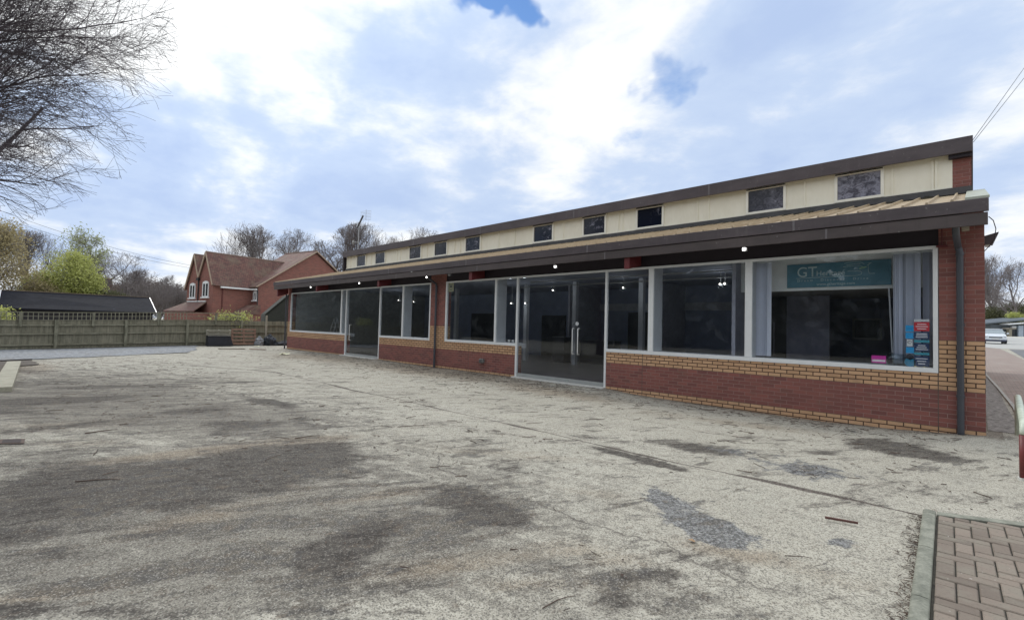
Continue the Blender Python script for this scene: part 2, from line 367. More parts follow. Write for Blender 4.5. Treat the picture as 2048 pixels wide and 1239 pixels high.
def ell(px, py, lst, pw=1.0):
    out = np.zeros_like(px)
    for cx, cy, a, b, ang, wt in lst:
        c, s_ = math.cos(R(ang)), math.sin(R(ang)); dx, dy = px-cx, py-cy
        q = ((dx*c+dy*s_)/a)**2 + ((-dx*s_+dy*c)/b)**2
        out += wt*np.exp(-q*1.1)
    return out

def build_ground():
    xs = np.concatenate([[-1500, -500, -220, -120, -80, -60, -48, -40], np.arange(-36, -14, .16), np.arange(-14, 3.2, .07), [3.6, 4, 5, 6, 8, 10, 14, 20, 30, 50, 90, 200, 600, 1500]])
    ys = np.concatenate([[-1500, -400, -120, -60, -40, -30, -22, -17, -14, -12.5], np.arange(-11.6, .2, .07), np.arange(.4, 6, .4), np.arange(6, 160, 4), [200, 400, 800, 1500]])
    X, Y = np.meshgrid(xs, ys); Z = gz(X, Y)
    # slight unevenness of the tarmac
    Z = Z + .012*np.sin(X*1.3+Y*.7)*np.sin(Y*1.1-X*.4)*(np.abs(X+12) < 26)*(np.abs(Y+6) < 5)
    nx, ny = len(xs), len(ys)
    V = np.stack([X, Y, Z], -1).reshape(-1, 3)
    idx = np.arange(nx*ny).reshape(ny, nx)
    F = np.stack([idx[:-1, :-1], idx[:-1, 1:], idx[1:, 1:], idx[1:, :-1]], -1).reshape(-1, 4)
    me = bpy.data.meshes.new('ground'); me.from_pydata(V.tolist(), [], F.tolist()); me.update()
    D = V-np.array(CPOS); z = D@np.array(fwd); z = np.where(z < .3, np.nan, z)
    px = PW/2+CAM_F*(D@np.array(rgt))/z; py = PH/2-CAM_F*(D@np.array(upv))/z
    ok = np.isfinite(px) & (V[:, 1] < .5)
    px = np.where(ok, px, -9999); py = np.where(ok, py, -9999)
    for nm, l in (('stain', STAINS), ('chips', CHIPS), ('warm', WARM), ('broad', BROAD), ('pale', PALE)):
        a = me.attributes.new(nm, 'FLOAT', 'POINT'); a.data.foreach_set('value', (ell(px, py, l)*ok).astype(np.float32))
    m, t, b = newmat('worn tarmac')
    A = {k: t.add('ShaderNodeAttribute', attribute_name=k).outputs['Fac'] for k in ('stain', 'chips', 'warm', 'broad', 'pale')}
    p = t.pos()
    big = t.noise(p, .35, 5, .6); mid = t.noise(p, 1.7, 7, .68, .4); n8 = t.noise(p, 8, 6, .7); n30 = t.noise(p, 34, 4, .7)
    streak = t.noise(t.scalev(t.add('ShaderNodeVectorRotate', {'Vector': p, 'Angle': R(-14)}, rotation_type='Z_AXIS').outputs[0], (.45, 3.2, 1)), 1.2, 7, .7, .6)
    vor = t.add('ShaderNodeTexVoronoi', {'Vector': p, 'Scale': 130.0}, feature='F1'); vc = t.xyz(vor.outputs['Color'])[0]
    vor2 = t.add('ShaderNodeTexVoronoi', {'Vector': p, 'Scale': 52.0}, feature='F1'); vc2 = t.xyz(vor2.outputs['Color'])[1]
    base = t.mix(t.ramp(big, .3, .7), (.45, .42, .345), (.53, .50, .415))
    base = t.mix(t.math('MULTIPLY', t.ramp(mid, .45, .75), .35), base, (.31, .295, .25))
    base = t.mix(t.math('MULTIPLY', t.ramp(t.math('ADD', A['pale'], t.math('MULTIPLY', t.math('SUBTRACT', mid, .5), 1.6)), .15, .8), .6), base, (.52, .495, .41))
    def mask(att, amp, lo, hi, tex):
        return t.ramp(t.math('ADD', att, t.math('MULTIPLY', t.math('SUBTRACT', tex, .5), amp)), lo, hi)
    ca, sa = .42, .91
    q0 = t.xyz(p); pa = t.comb(t.math('ADD', t.math('MULTIPLY', q0[0], ca*.42), t.math('MULTIPLY', q0[1], sa*.42)), t.math('ADD', t.math('MULTIPLY', q0[0], -sa*1.25), t.math('MULTIPLY', q0[1], ca*1.25)), 0.0)
    tex = t.math('ADD', t.math('MULTIPLY', t.noise(pa, 1.6, 10, .76, .3), .85), t.math('MULTIPLY', n8, .15)); tex2 = t.math('ADD', t.math('MULTIPLY', streak, .5), t.math('MULTIPLY', n8, .5))
    c = t.mix(t.math('MULTIPLY', mask(A['broad'], 3.0, .0, .6, tex2), .8), base, (.185, .168, .138))
    c = t.mix(t.math('MULTIPLY', mask(A['warm'], 2.2, .1, .8, tex), .6), c, (.27, .205, .135))
    c = t.mix(t.math('MULTIPLY', mask(A['stain'], 3.6, .05, .95, tex), .68), c, (.12, .105, .09))
    c = t.mix(t.math('MULTIPLY', t.math('MULTIPLY', mask(A['stain'], 4.6, .30, .80, tex), t.math('MULTIPLY_ADD', t.ramp(t.noise(pa, 7.5, 8, .8), .56, .42), .45, .55)), .97), c, t.mix(t.ramp(n30, .35, .7), (.024, .020, .018), (.075, .060, .048)))
    sm_ = t.math('MULTIPLY_ADD', mask(A['stain'], 3.0, .2, .8, tex), -.35, 1.0)
    c = t.mix(t.math('MULTIPLY', mask(A['chips'], 2.6, .42, .66, t.noise(p, 4, 8, .75)), .85), c, t.mix(t.ramp(vc2, .3, .9), (.075, .078, .083), (.25, .255, .262)))
    # mottled dirt over the lower left of the yard
    tex3 = t.noise(pa, 2.6, 10, .74, .5); tex4 = t.noise(t.scalev(p, (1.3, .8, 1)), 6.5, 7, .7)
    mo = t.ramp(t.math('ADD', tex3, t.math('MULTIPLY', A['broad'], .10)), .55, .62)
    c = t.mix(t.math('MULTIPLY', mo, .75), c, t.mix(t.ramp(n8, .4, .6), (.13, .11, .085), (.085, .08, .075)))
    mo2 = t.ramp(t.math('ADD', tex4, t.math('MULTIPLY', A['broad'], .05)), .60, .66)
    c = t.mix(t.math('MULTIPLY', mo2, .45), c, (.16, .12, .085))
    # scattered small dark patches everywhere
    c = t.mix(t.math('MULTIPLY', t.ramp(t.math('ADD', t.math('MULTIPLY', tex, .8), t.math('MULTIPLY', n30, .2)), .575, .625), .55), c, (.12, .105, .09))
    # grit washed against the foot of the wall
    yq = t.math('ADD', t.xyz(p)[1], t.math('MULTIPLY', t.math('SUBTRACT', n8, .5), .5))
    ins_ = t.math('MULTIPLY', t.ramp(yq, -.42, -.02), t.math('LESS_THAN', t.math('ABSOLUTE', t.math('ADD', t.xyz(p)[0], 14.0)), 14.2))
    c = t.mix(t.math('MULTIPLY', ins_, .72), c, t.mix(t.ramp(n30, .35, .65), (.07, .055, .042), (.24, .195, .145)))
    # old joint in the tarmac along the front, patchy and dirt filled
    q = t.xyz(p)
    jy = t.math('ADD', q[1], t.math('MULTIPLY', t.math('SUBTRACT', t.noise(t.comb(q[0], 0.0, 0.0), .9, 4, .6), .5), .12))
    bend = t.math('MULTIPLY', t.math('POWER', t.math('MAXIMUM', t.math('MULTIPLY_ADD', q[0], -1.0, -15.0), 0.0), 1.6), .19)
    dj = t.math('ABSOLUTE', t.math('ADD', t.math('ADD', jy, 5.14), bend))
    wj = t.math('MULTIPLY_ADD', t.ramp(t.noise(t.comb(q[0], 3.0, 0.0), .8, 2, .5), .42, .62), .045, .014)
    jm = t.math('SUBTRACT', 1.0, t.ramp(t.math('DIVIDE', dj, wj), .5, 1.3))
    c = t.mix(t.math('MULTIPLY', jm, .92), c, (.07, .05, .042))
    for sy, amp, ln in ((-3.1, .5, 1), (-7.4, .7, 2)):
        d2 = t.math('ABSOLUTE', t.math('ADD', t.math('ADD', q[1], -sy), t.math('MULTIPLY', t.math('SUBTRACT', t.noise(t.comb(q[0], float(ln), 0.0), .5, 6, .62), .5), 2.6*amp)))
        cm = t.math('MULTIPLY', t.math('SUBTRACT', 1.0, t.ramp(d2, .006, .02)), t.ramp(t.noise(t.comb(q[0], 7.0*ln, 1.0), .5, 2), .48, .55))
        c = t.mix(t.math('MULTIPLY', cm, .6), c, (.09, .075, .065))
    # exposed aggregate
    sp = t.math('ADD', t.math('MULTIPLY', vc, .6), t.math('MULTIPLY', n30, .4))
    c = t.mix(t.math('MULTIPLY', t.math('SUBTRACT', 1.0, t.ramp(sp, .24, .52)), .66), c, (.055, .05, .045))
    c = t.mix(t.math('MULTIPLY', t.math('MULTIPLY', t.ramp(sp, .62, .85), sm_), .38), c, (.68, .65, .57))
    setin(t, b, 'Base Color', c); setin(t, b, 'Roughness', .9); b.inputs['Specular IOR Level'].default_value = .25
    h = t.math('ADD', t.math('MULTIPLY', vc, .5), t.math('ADD', t.math('MULTIPLY', n8, 1.5), t.math('MULTIPLY', n30, .6)))
    setin(t, b, 'Normal', t.bump(h, .55, .012))
    me.materials.append(m); o = bpy.data.objects.new('ground', me); COL.objects.link(o); tag(o, kind='structure'); return o
build_ground()

def drape(name, pts, mat, lift, kind='structure', sub=1.0):
    """flat sheet with outline pts (x, y) laid just above the ground"""
    bm = bmesh.new(); vs = [bm.verts.new((x, y, 0)) for x, y in pts]; bm.faces.new(vs)
    bmesh.ops.triangulate(bm, faces=bm.faces)
    xs_ = [p[0] for p in pts]; ys_ = [p[1] for p in pts]
    for ax, lo, hi in ((0, min(xs_), max(xs_)), (1, min(ys_), max(ys_))):
        q = lo+sub
        while q < hi:
            n = Vector((1, 0, 0)) if ax == 0 else Vector((0, 1, 0))
            bmesh.ops.bisect_plane(bm, geom=bm.verts[:]+bm.edges[:]+bm.faces[:], plane_co=n*q, plane_no=n); q += sub
    for v in bm.verts: v.co.z = float(gz(v.co.x, v.co.y))+lift
    me = bpy.data.meshes.new(name); bm.to_mesh(me); bm.free(); me.materials.append(mat)
    for pl in me.polygons:
        if pl.normal.z < 0: pl.flip()
    o = bpy.data.objects.new(name, me); COL.objects.link(o); return tag(o, kind=kind)

def gravel_mat():
    m, t, b = newmat('blue grey gravel'); p = t.pos(); n = t.noise(p, .9, 8, .72); n2 = t.noise(p, 7, 8, .8); n3 = t.noise(t.scalev(p, (2, .6, 1)), 2.2, 6, .7)
    c = t.mix(t.ramp(n2, .36, .64), (.13, .135, .145), (.36, .375, .39)); c = t.mix(t.math('MULTIPLY', t.ramp(n, .5, .66), .6), c, (.20, .185, .155)); c = t.mix(t.math('MULTIPLY', t.ramp(n3, .55, .66), .5), c, (.09, .085, .08))
    setin(t, b, 'Base Color', c); setin(t, b, 'Roughness', .95); setin(t, b, 'Normal', t.bump(t.noise(p, 50, 3), .9, .02)); return m
M['gravel'] = gravel_mat()
M['soil'] = simple('dark soil and leaves', (.11, .09, .07), .95, .5, 12, c2=(.045, .038, .032), bump=.9, bscale=45)
def rand_ring(pts, amp, n=6, seed=1):
    rnd = random.Random(seed); out = []
    for i, p in enumerate(pts):
        q = pts[(i+1) % len(pts)]
        for k in range(n):
            s = k/n; out.append((p[0]*(1-s)+q[0]*s+rnd.uniform(-amp, amp), p[1]*(1-s)+q[1]*s+rnd.uniform(-amp, amp)))
    return out
drape('gravel_bed', rand_ring([(-33.4, -3.0), (-28.2, -4.2), (-25.6, -5.2), (-24.4, -7.6), (-23.2, -10.9), (-23.6, -14), (-30.3, -14), (-30.5, -9), (-31.2, -6.6)], .12), M['gravel'], .02, sub=3)
drape('soil_verge', rand_ring([(-22.9, -10.2), (-20.9, -10.0), (-20.4, -10.55), (-13.9, -10.82), (-13.9, -12.5), (-22.9, -12.5)], .06), M['soil'], .024, sub=3)
drape('fence_soil', rand_ring([(-30.1, -14), (-29.9, -9), (-30.9, -6.5), (-32.0, -3.4), (-31.6, .2), (-31.0, 3.5), (-33.4, 4), (-33.4, -3), (-31.4, -14)], .08, seed=5), M['soil'], .03, sub=3)

# block paving beside the camera: herringbone of real blocks behind a concrete kerb
def paver_mat(name):
    m, t, b = newmat(name); rnd = t.add('ShaderNodeNewGeometry').outputs['Random Per Island']; p = t.pos()
    c = t.mix(rnd, (.165, .132, .105), (.265, .215, .172)); n = t.noise(p, 5, 6, .7); n2 = t.noise(p, 60, 5, .7)
    c = t.mix(t.math('MULTIPLY', t.ramp(n, .42, .68), .7), c, (.24, .215, .17)); c = t.mix(t.math('MULTIPLY', t.ramp(n2, .52, .7), .5), c, (.11, .095, .08))
    c = t.mix(t.ramp(t.noise(p, 26, 2), .72, .76), c, (.55, .53, .48))
    setin(t, b, 'Base Color', c); setin(t, b, 'Roughness', .9); setin(t, b, 'Normal', t.bump(n2, .6, .006)); return m
def chamfer_block(mb, x0, x1, y0, y1, z0, z1, ch=.008, M4=None):
    i = len(mb.v); pts = [(x0, y0, z0), (x1, y0, z0), (x1, y1, z0), (x0, y1, z0), (x0, y0, z1-ch), (x1, y0, z1-ch), (x1, y1, z1-ch), (x0, y1, z1-ch), (x0+ch, y0+ch, z1), (x1-ch, y0+ch, z1), (x1-ch, y1-ch, z1), (x0+ch, y1-ch, z1)]
    if M4: pts = [tuple(M4 @ Vector(p)) for p in pts]
    mb.v += pts
    for k in range(4):
        a, b_ = k, (k+1) % 4
        mb.face((i+a, i+b_, i+4+b_, i+4+a)); mb.face((i+4+a, i+4+b_, i+8+b_, i+8+a))
    mb.face((i+8, i+9, i+10, i+11))
def near_paving():
    # frame: corner of the kerb and the two directions it runs
    O = Vector((-.47, -5.08, 0)); dv = Vector((.06, -2.13, 0)).normalized(); du = Vector((.63, .37, 0)).normalized()
    e1 = Vector((-dv.y, dv.x, 0))                       # to the right
    rnd = random.Random(4); mb = MB()
    F4 = Matrix(((e1.x, -dv.x, 0, O.x), (e1.y, -dv.y, 0, O.y), (0, 0, 1, 0), (0, 0, 0, 1)))
    u_, g = .1, .004
    for i in range(-4, 40):
        for j in range(-80, 30):
            k = (i-j) % 4
            if k == 0: x0, x1, y0, y1 = i*u_, i*u_+2*u_, j*u_, j*u_+u_
            elif k == 3: x0, x1, y0, y1 = i*u_, i*u_+u_, j*u_, j*u_+2*u_
            else: continue
                        # back edge of the area runs along du
            x0c, x1c = max(x0, .098), x1
            if x1c-x0c < .03: continue
            lim = lambda x: -.03 + x*.42 - .10
            yt = min(y1, lim((x0c+x1c)/2))
            if yt-y0 < .03 or y0 < -5.5: continue
            z = .045+rnd.uniform(-.0025, .0025)
            chamfer_block(mb, x0c+g, x1c-g, y0+g, yt-g, 0, z, .006, F4)
    o = mb.build('block_paving', paver_mat('worn red paving blocks'), fix=True); tag(o, kind='structure')
    jm = MB(); jm.prism([F4 @ Vector(q) for q in ((.09, -5.5, .0), (4, -5.5, .0), (4, 1.5, .0), (.09, -.1, .0))], (0, 0, .034)); tag(jm.build('paving_joint_sand', simple('mossy joint sand', (.06, .055, .04), .95, .5, 14, c2=(.035, .03, .025), bump=.6)), kind='structure')
    kb = MB(); y = -5.5
    while y < -.05:
        y1 = min(y+.9, 0.0); 
        i = len(kb.v); sec = [(0, 0), (0, .045), (.006, .058), (.02, .064), (.04, .066), (.084, .062), (.088, .05), (.088, 0)]
        kb.prism([F4 @ Vector((a, y+.004, z-.005)) for a, z in sec], (F4.to_3x3() @ Vector((0, y1-y-.008, 0)))); y = y1
    # the return kerb, flush and worn
    for k in range(4):
        a0, a1 = .092+k*.62, .092+k*.62+.6
        kb.prism([F4 @ Vector(q) for q in ((a0, a0*.42-.125, .0), (a1, a1*.42-.125, .0), (a1, a1*.42-.02, .0), (a0, a0*.42-.02, .0))], (0, 0, .05))
    tag(kb.build('kerb', simple('lichened kerb concrete', (.27, .27, .22), .92, .3, 7, c2=(.14, .145, .115), bump=.5, bscale=90), bevel=.004), kind='structure')
near_paving()

# path of paving blocks and rough bed beside the right hand end of the shop, road beyond
def path_mat():
    m, t, b = newmat('path paving blocks'); o = t.pos()
    br = t.add('ShaderNodeTexBrick', {'Vector': o, 'Color1': (.33, .25, .21, 1), 'Color2': (.25, .19, .165, 1), 'Mortar': (.12, .1, .085, 1), 'Scale': 1.0, 'Mortar Size': .008, 'Mortar Smooth': .4, 'Brick Width': .2, 'Row Height': .1})
    c = t.mix(t.math('MULTIPLY', t.ramp(t.noise(o, 1.5, 6, .7), .4, .7), .5), br.outputs[0], (.36, .33, .28))
    setin(t, b, 'Base Color', c); setin(t, b, 'Roughness', .9); return m
M['path'] = path_mat()
drape('path', [(.5, 4.6), (.38, 9), (.2, 14.1), (.1, 20), (.35, 48.8), (1.45, 46), (1.9, 26.5), (2.4, 22), (4.5, 17), (7, 12), (7, .75), (.5, .75)], M['path'], .012, sub=2)
drape('road_patch', [(1.95, 45), (30, 50), (40, 20), (2.6, 21.9), (2.0, 26.5)], simple('dark patched tarmac', (.16, .16, .165), .9, .3, 4), .008, sub=4)
drape('gravel_strip', rand_ring([(0.04, .6), (.42, .62), (.36, 9), (.17, 14.1), (.04, 16)], .015, 5), simple('chippings and dead leaves', (.30, .28, .255), .95, .6, 14, c2=(.07, .06, .052), bump=1.0, bscale=60), .006, sub=1)
drape('road', [(-30, 49.5), (.5, 49.2), (1.5, 46.2), (60, 52), (90, 80), (40, 130), (-30, 130)], simple('pale road tarmac', (.42, .415, .39), .9, .15, 2), .01, sub=5)
pk = MB()
for i in range(16):
    y0 = .8+i*.92; x0 = float(np.interp(y0, [0, 4.6, 9, 14.1, 20], [.5, .5, .38, .2, .1]))
    x1 = float(np.interp(y0+.9, [0, 4.6, 9, 14.1, 20], [.5, .5, .38, .2, .1])); z = float(gz(x0, y0))
    pk.prism([(x0-.03, y0, z-.02), (x0+.03, y0, z-.02), (x0+.03, y0, z+.03), (x0-.03, y0, z+.03)], (x1-x0, .9, .0153))
tag(pk.build('path_edging', M['concrete']), kind='structure')

# ------------------------------------------------------------------ the showroom
SHOP = thing('showroom', (-14, 0, 0), 'long single storey brick showroom with big shop windows and a cream clerestory', 'building')
FT = 3.10   # top of window frames
def shop():
    P = SHOP
    wall = MB()
    for x0, x1, z1 in ((-.55, -.001, 3.42), (-14.6, -13.71, 3.42), (-27.8, -27.46, 3.42)): wall.box(x0, x1, 0, .24, -.25, z1)
    for x0, x1 in ((-7.03, -.55), (-13.71, -10.2), (-18.1, -14.6), (-27.46, -21.06)): wall.box(x0, x1, 0, .24, -.25, .965)
    wall.build('front_wall', M['brick'], P)
    ew = MB()   # end walls follow the roof
    for x0, x1 in ((-.25, -.003), (-27.8, -27.55)):
        ew = MB(); ew.prism([(x0, .24, -.25), (x0, 16, -.25), (x0, 16, 4.0), (x0, 3.1, 4.54), (x0, .24, 3.75)], (x1-x0, 0, 0)); ew.build('end_wall', M['brick'], P)
    for x0, x1 in ((-.3, -.147), (-27.29, -27.1)):
        ew = MB(); ew.prism([(x0, 3.31, 4.0), (x0, 15.9, 4.0), (x0, 15.9, 4.1), (x0, 3.31, 5.48)], (x1-x0, 0, 0)); ew.build('upper_end_wall', M['brick_plain'], P)
    MB().box(-27.55, -.25, 15.8, 16, 0, 4.2).build('rear_wall', M['brick'], P)
    MB().box(-27.55, -.25, .24, 15.8, -.05, .07).build('floor', M['intfloor'], P)
    # header board above the windows
    hd = MB()
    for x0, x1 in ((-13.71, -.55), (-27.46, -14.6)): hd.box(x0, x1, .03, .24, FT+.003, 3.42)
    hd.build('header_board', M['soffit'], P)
    # soffit, rafters, fascias
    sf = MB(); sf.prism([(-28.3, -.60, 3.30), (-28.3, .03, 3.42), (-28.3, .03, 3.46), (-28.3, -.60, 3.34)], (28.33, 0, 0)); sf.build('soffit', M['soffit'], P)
    for x in (-.50, -6.10, -11.75, -17.35, -23.0, -27.9):
        if x == -.50: continue
        dz = -.12 if x < -27 else 0
        MB().prism([(x-.07, -.58, 3.0+dz), (x-.07, -.02, 3.135+dz*.5), (x-.07, -.02, 3.40), (x-.07, -.58, 3.29)], (.14, 0, 0)).build('rafter_end', M['redbeam'], P)
    fb = MB(); fb.box(-28.36, .04, -.655, -.60, 3.475, 3.675); fb.build('upper_fascia', M['fascia'], P, bevel=.006)
    f2 = MB(); f2.box(-28.30, .03, -.635, -.602, 3.27, 3.462); f2.build('lower_fascia', M['fascia2'], P, bevel=.006)
    jc = simple('fascia joint strip', (.15, .135, .14), .5, .2)
    for xj in (-2.55, -7.2, -11.9, -16.5, -21.2, -25.8): MB().box(xj-.018, xj+.018, -.6585, -.655, 3.48, 3.67).build('joint_cover', jc, P); MB().box(xj+.5, xj+.53, -.6385, -.635, 3.275, 3.455).build('joint_cover', jc, P)
    for xj in (-5.55, -10.3, -15.2, -20.1, -24.9): MB().box(xj-.02, xj+.02, 2.8965, 2.90, 5.44, 5.755).build('joint_cover', jc, P)
    for xj in (-.5625, -5.965, -12.4): MB().box(xj-.006, xj+.006, -.0025, 0.0, -.05, .962).build('movement_joint', simple('grey joint sealant', (.12, .09, .075), .8), P)
    # lean-to roof with standing seams
    YR, ZR, YC, ZC = -.60, 3.672, 3.1, 4.60; sl = (ZC-ZR)/(YC-YR)
    rf = MB(); rf.prism([(-28.3, YR, ZR-.05), (-28.3, YC, ZC-.05), (-28.3, YC, ZC), (-28.3, YR, ZR)], (28.32, 0, 0)); rf.build('lower_roof', M['tanroof'], P)
    x = -.37; k = 0; sm = MB()
    while x > -28.3:
        sm.prism([(x-.022, YR, ZR), (x+.022, YR, ZR), (x+.013, YR, ZR+.045), (x-.013, YR, ZR+.045)], (0, YC-YR, ZC-ZR)); x -= .30
    sm.build('roof_seam', M['tanroof'], P)['kind'] = 'stuff'
    vg = MB(); vg.prism([(-.22, YR, ZR+.012), (.05, YR, ZR+.012), (.05, YR, ZR+.05), (-.22, YR, ZR+.05)], (0, YC-YR, ZC-ZR)); vg.build('verge_trim', simple('pale green verge trim', (.40, .42, .34), .5), P)
    # moss and leaves caught under the clerestory
    ms = MB(); rnd = random.Random(3)
    for i in range(1100):
        xx = rnd.uniform(-27.2, -3) if rnd.random() < .85 else rnd.uniform(-27, -.5); yy = 3.06-abs(rnd.gauss(0, .16)); zz = ZR+(yy-YR)*sl
        s = rnd.uniform(.02, .07); ms.box(xx-s, xx+s, yy-s*.6, yy+s*.6, zz, zz+rnd.uniform(.01, .05))
    ms.build('roof_leaf_litter', M['moss'], P)['kind'] = 'stuff'
    # clerestory
    MB().box(-27.3, -.14, 3.02, 3.1, 4.60, 4.74).build('flashing', M['flash'], P)
    wins = [(-2.56, -1.60), (-4.60, -3.62), (-7.95, -6.99), (-10.04, -9.06), (-12.36, -11.34), (-16.37, -15.32), (-18.62, -17.6), (-20.70, -19.63), (-23.98, -22.91), (-26.03, -24.97)]
    cl = MB(); zb, zt, w0, w1 = 4.74, 5.50, 4.80, 5.41
    cl.box(-27.3, -.44, 3.1, 3.3, zb, w0); cl.box(-27.3, -.44, 3.1, 3.3, w1, zt)
    edges = [-.44]+[e for a, b_ in wins for e in (b_-.05, a+.05)]+[-27.3]
    for i in range(0, len(edges), 2): cl.box(edges[i+1], edges[i], 3.1, 3.3, w0, w1)
    cl.build('clerestory_cladding', M['cream'], P)
    bt = MB()
    for xj in (-.76, -.70, -5.63, -5.95, -13.34, -14.25, -8.45, -8.6, -14.3, -17.1, -21.79, -21.5, -26.76, -1.45, -3.2, -10.9, -16.7, -19.2, -24.4): bt.box(xj-.02, xj+.02, 3.075, 3.1, zb, w1+.02)
    bt.box(-27.3, -.44, 3.07, 3.1, zb, zb+.045)
    bt.build('cladding_batten', M['cream'], P)
    bk = MB(); bk.box(-.44, -.145, 3.1, 3.3, 4.74, 5.36); bk.build('brick_return', M['brick_plain'], P)
    MB().box(-.50, -.12, 2.97, 3.3, 5.362, 5.50).build('parapet_bracket', M['soffit'], P)
    uf = MB(); uf.box(-27.45, -.12, 2.90, 2.95, 5.435, 5.76); uf.build('parapet_fascia', M['fascia'], P, bevel=.005)
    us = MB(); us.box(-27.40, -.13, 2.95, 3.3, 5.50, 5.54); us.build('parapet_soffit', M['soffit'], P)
    ur = MB(); ur.prism([(-27.45, 2.95, 5.70), (-27.45, 16.3, 4.25), (-27.45, 16.3, 4.17), (-27.45, 2.95, 5.62)], (27.33, 0, 0)); ur.build('upper_roof', simple('grey roof felt', (.15, .15, .155), .9), P)
    MB().box(-27.45, -27.38, 2.951, 3.3, 4.4, 5.44).build('clerestory_end', M['soffit'], P)
    for a, b_ in wins:
        fr = MB(); z0, z1 = 4.76, 5.455
        for q in ((a, b_, z0, z0+.06), (a, b_, z1-.06, z1)): fr.box(q[0], q[1], 3.05, 3.097, q[2], q[3])
        fr.box(a, a+.06, 3.05, 3.097, z0+.06, z1-.06); fr.box(b_-.06, b_, 3.05, 3.097, z0+.06, z1-.06)
        f = fr.build('clerestory_window', M['creamframe'], P)
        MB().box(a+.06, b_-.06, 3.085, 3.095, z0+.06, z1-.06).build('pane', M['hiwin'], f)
        MB().box(a+.02, b_-.02, 3.03, 3.0499, z1-.035, z1-.012).build('drip_bar', M['soffit'], f)
    # inside shell
    MB().box(-27.55, -.25, 9.0, 9.1, .07, 4.2).build('back_partition', M['intwall'], P)
    ic = MB(); ic.prism([(-27.5, .3, 3.45), (-27.5, 9, 3.45), (-27.5, 9, 3.5), (-27.5, .3, 3.5)], (27.2, 0, 0)); ic.build('inner_ceiling', M['intceil'], P)
    for x in (-11.9, -14.6, -19.5, -8.9, -5.2): MB().box(x-.09, x+.09, 5.2, 5.38, .07, 3.45).build('inner_column', M['white_in'], P)
    dk = simple('dark doorway', (.02, .022, .03), .8)
    for x0, x1, z1 in ((-11.6, -9.2, 2.35), (-16.8, -15.2, 2.2), (-22.5, -20.2, 2.3)): MB().box(x0, x1, 8.96, 8.999, .071, z1).build('dark_opening', dk, P)
    for x0, x1 in ((-9.0, -8.9), (-13.2, -13.1)): MB().box(x0, x1, 6.5, 9, .07, 3.45).build('inner_screen', simple('grey inner screen', (.42, .43, .48), .8), P)
    MB().box(-14.0, -4.1, 8.9, 8.955, 2.42, 2.75).build('inner_fascia', simple('pale inner fascia', (.5, .52, .56), .8), P)
    # partition of the right hand office
    MB().box(-4.05, -3.97, .5, 9, .07, 3.45).build('office_partition', simple('grey office wall', (.4, .4, .46), .8), P)
    MB().box(-27.5, -27.42, .3, 9, .07, 3.45).build('inner_end_wall', simple('pale inner end wall', (.34, .35, .33), .8), P)
    MB().box(-3.9, -.3, 4.2, 4.3, .07, 3.45).build('office_rear_wall', simple('dark office wall', (.13, .14, .20), .7), P)
    MB().box(-3.96, -.3, 1.0, 4.19, 2.50, 2.55).build('office_ceiling', simple('office ceiling tiles', (.36, .33, .29), .8, .12, 1.6), P)
    MB().box(-3.96, -.3, .80, .88, 2.47, 3.44).build('bulkhead', simple('white bulkhead', (.85, .86, .83), .7, .04), P)
M['hiwin'] = None
def hiwin():  # pale mottle paints tree and sky reflections into the pane colour, strongest at right
    m, t, b = newmat('dark high window glass with painted reflections'); p = t.pos(); 
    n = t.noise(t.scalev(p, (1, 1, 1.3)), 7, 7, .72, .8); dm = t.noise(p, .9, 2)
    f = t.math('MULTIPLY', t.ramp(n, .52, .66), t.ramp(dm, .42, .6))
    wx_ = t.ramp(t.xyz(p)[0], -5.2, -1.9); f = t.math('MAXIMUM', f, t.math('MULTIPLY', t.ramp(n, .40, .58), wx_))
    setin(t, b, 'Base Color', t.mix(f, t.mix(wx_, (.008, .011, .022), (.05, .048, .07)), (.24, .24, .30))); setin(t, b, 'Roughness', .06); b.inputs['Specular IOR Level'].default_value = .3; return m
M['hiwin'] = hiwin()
shop()

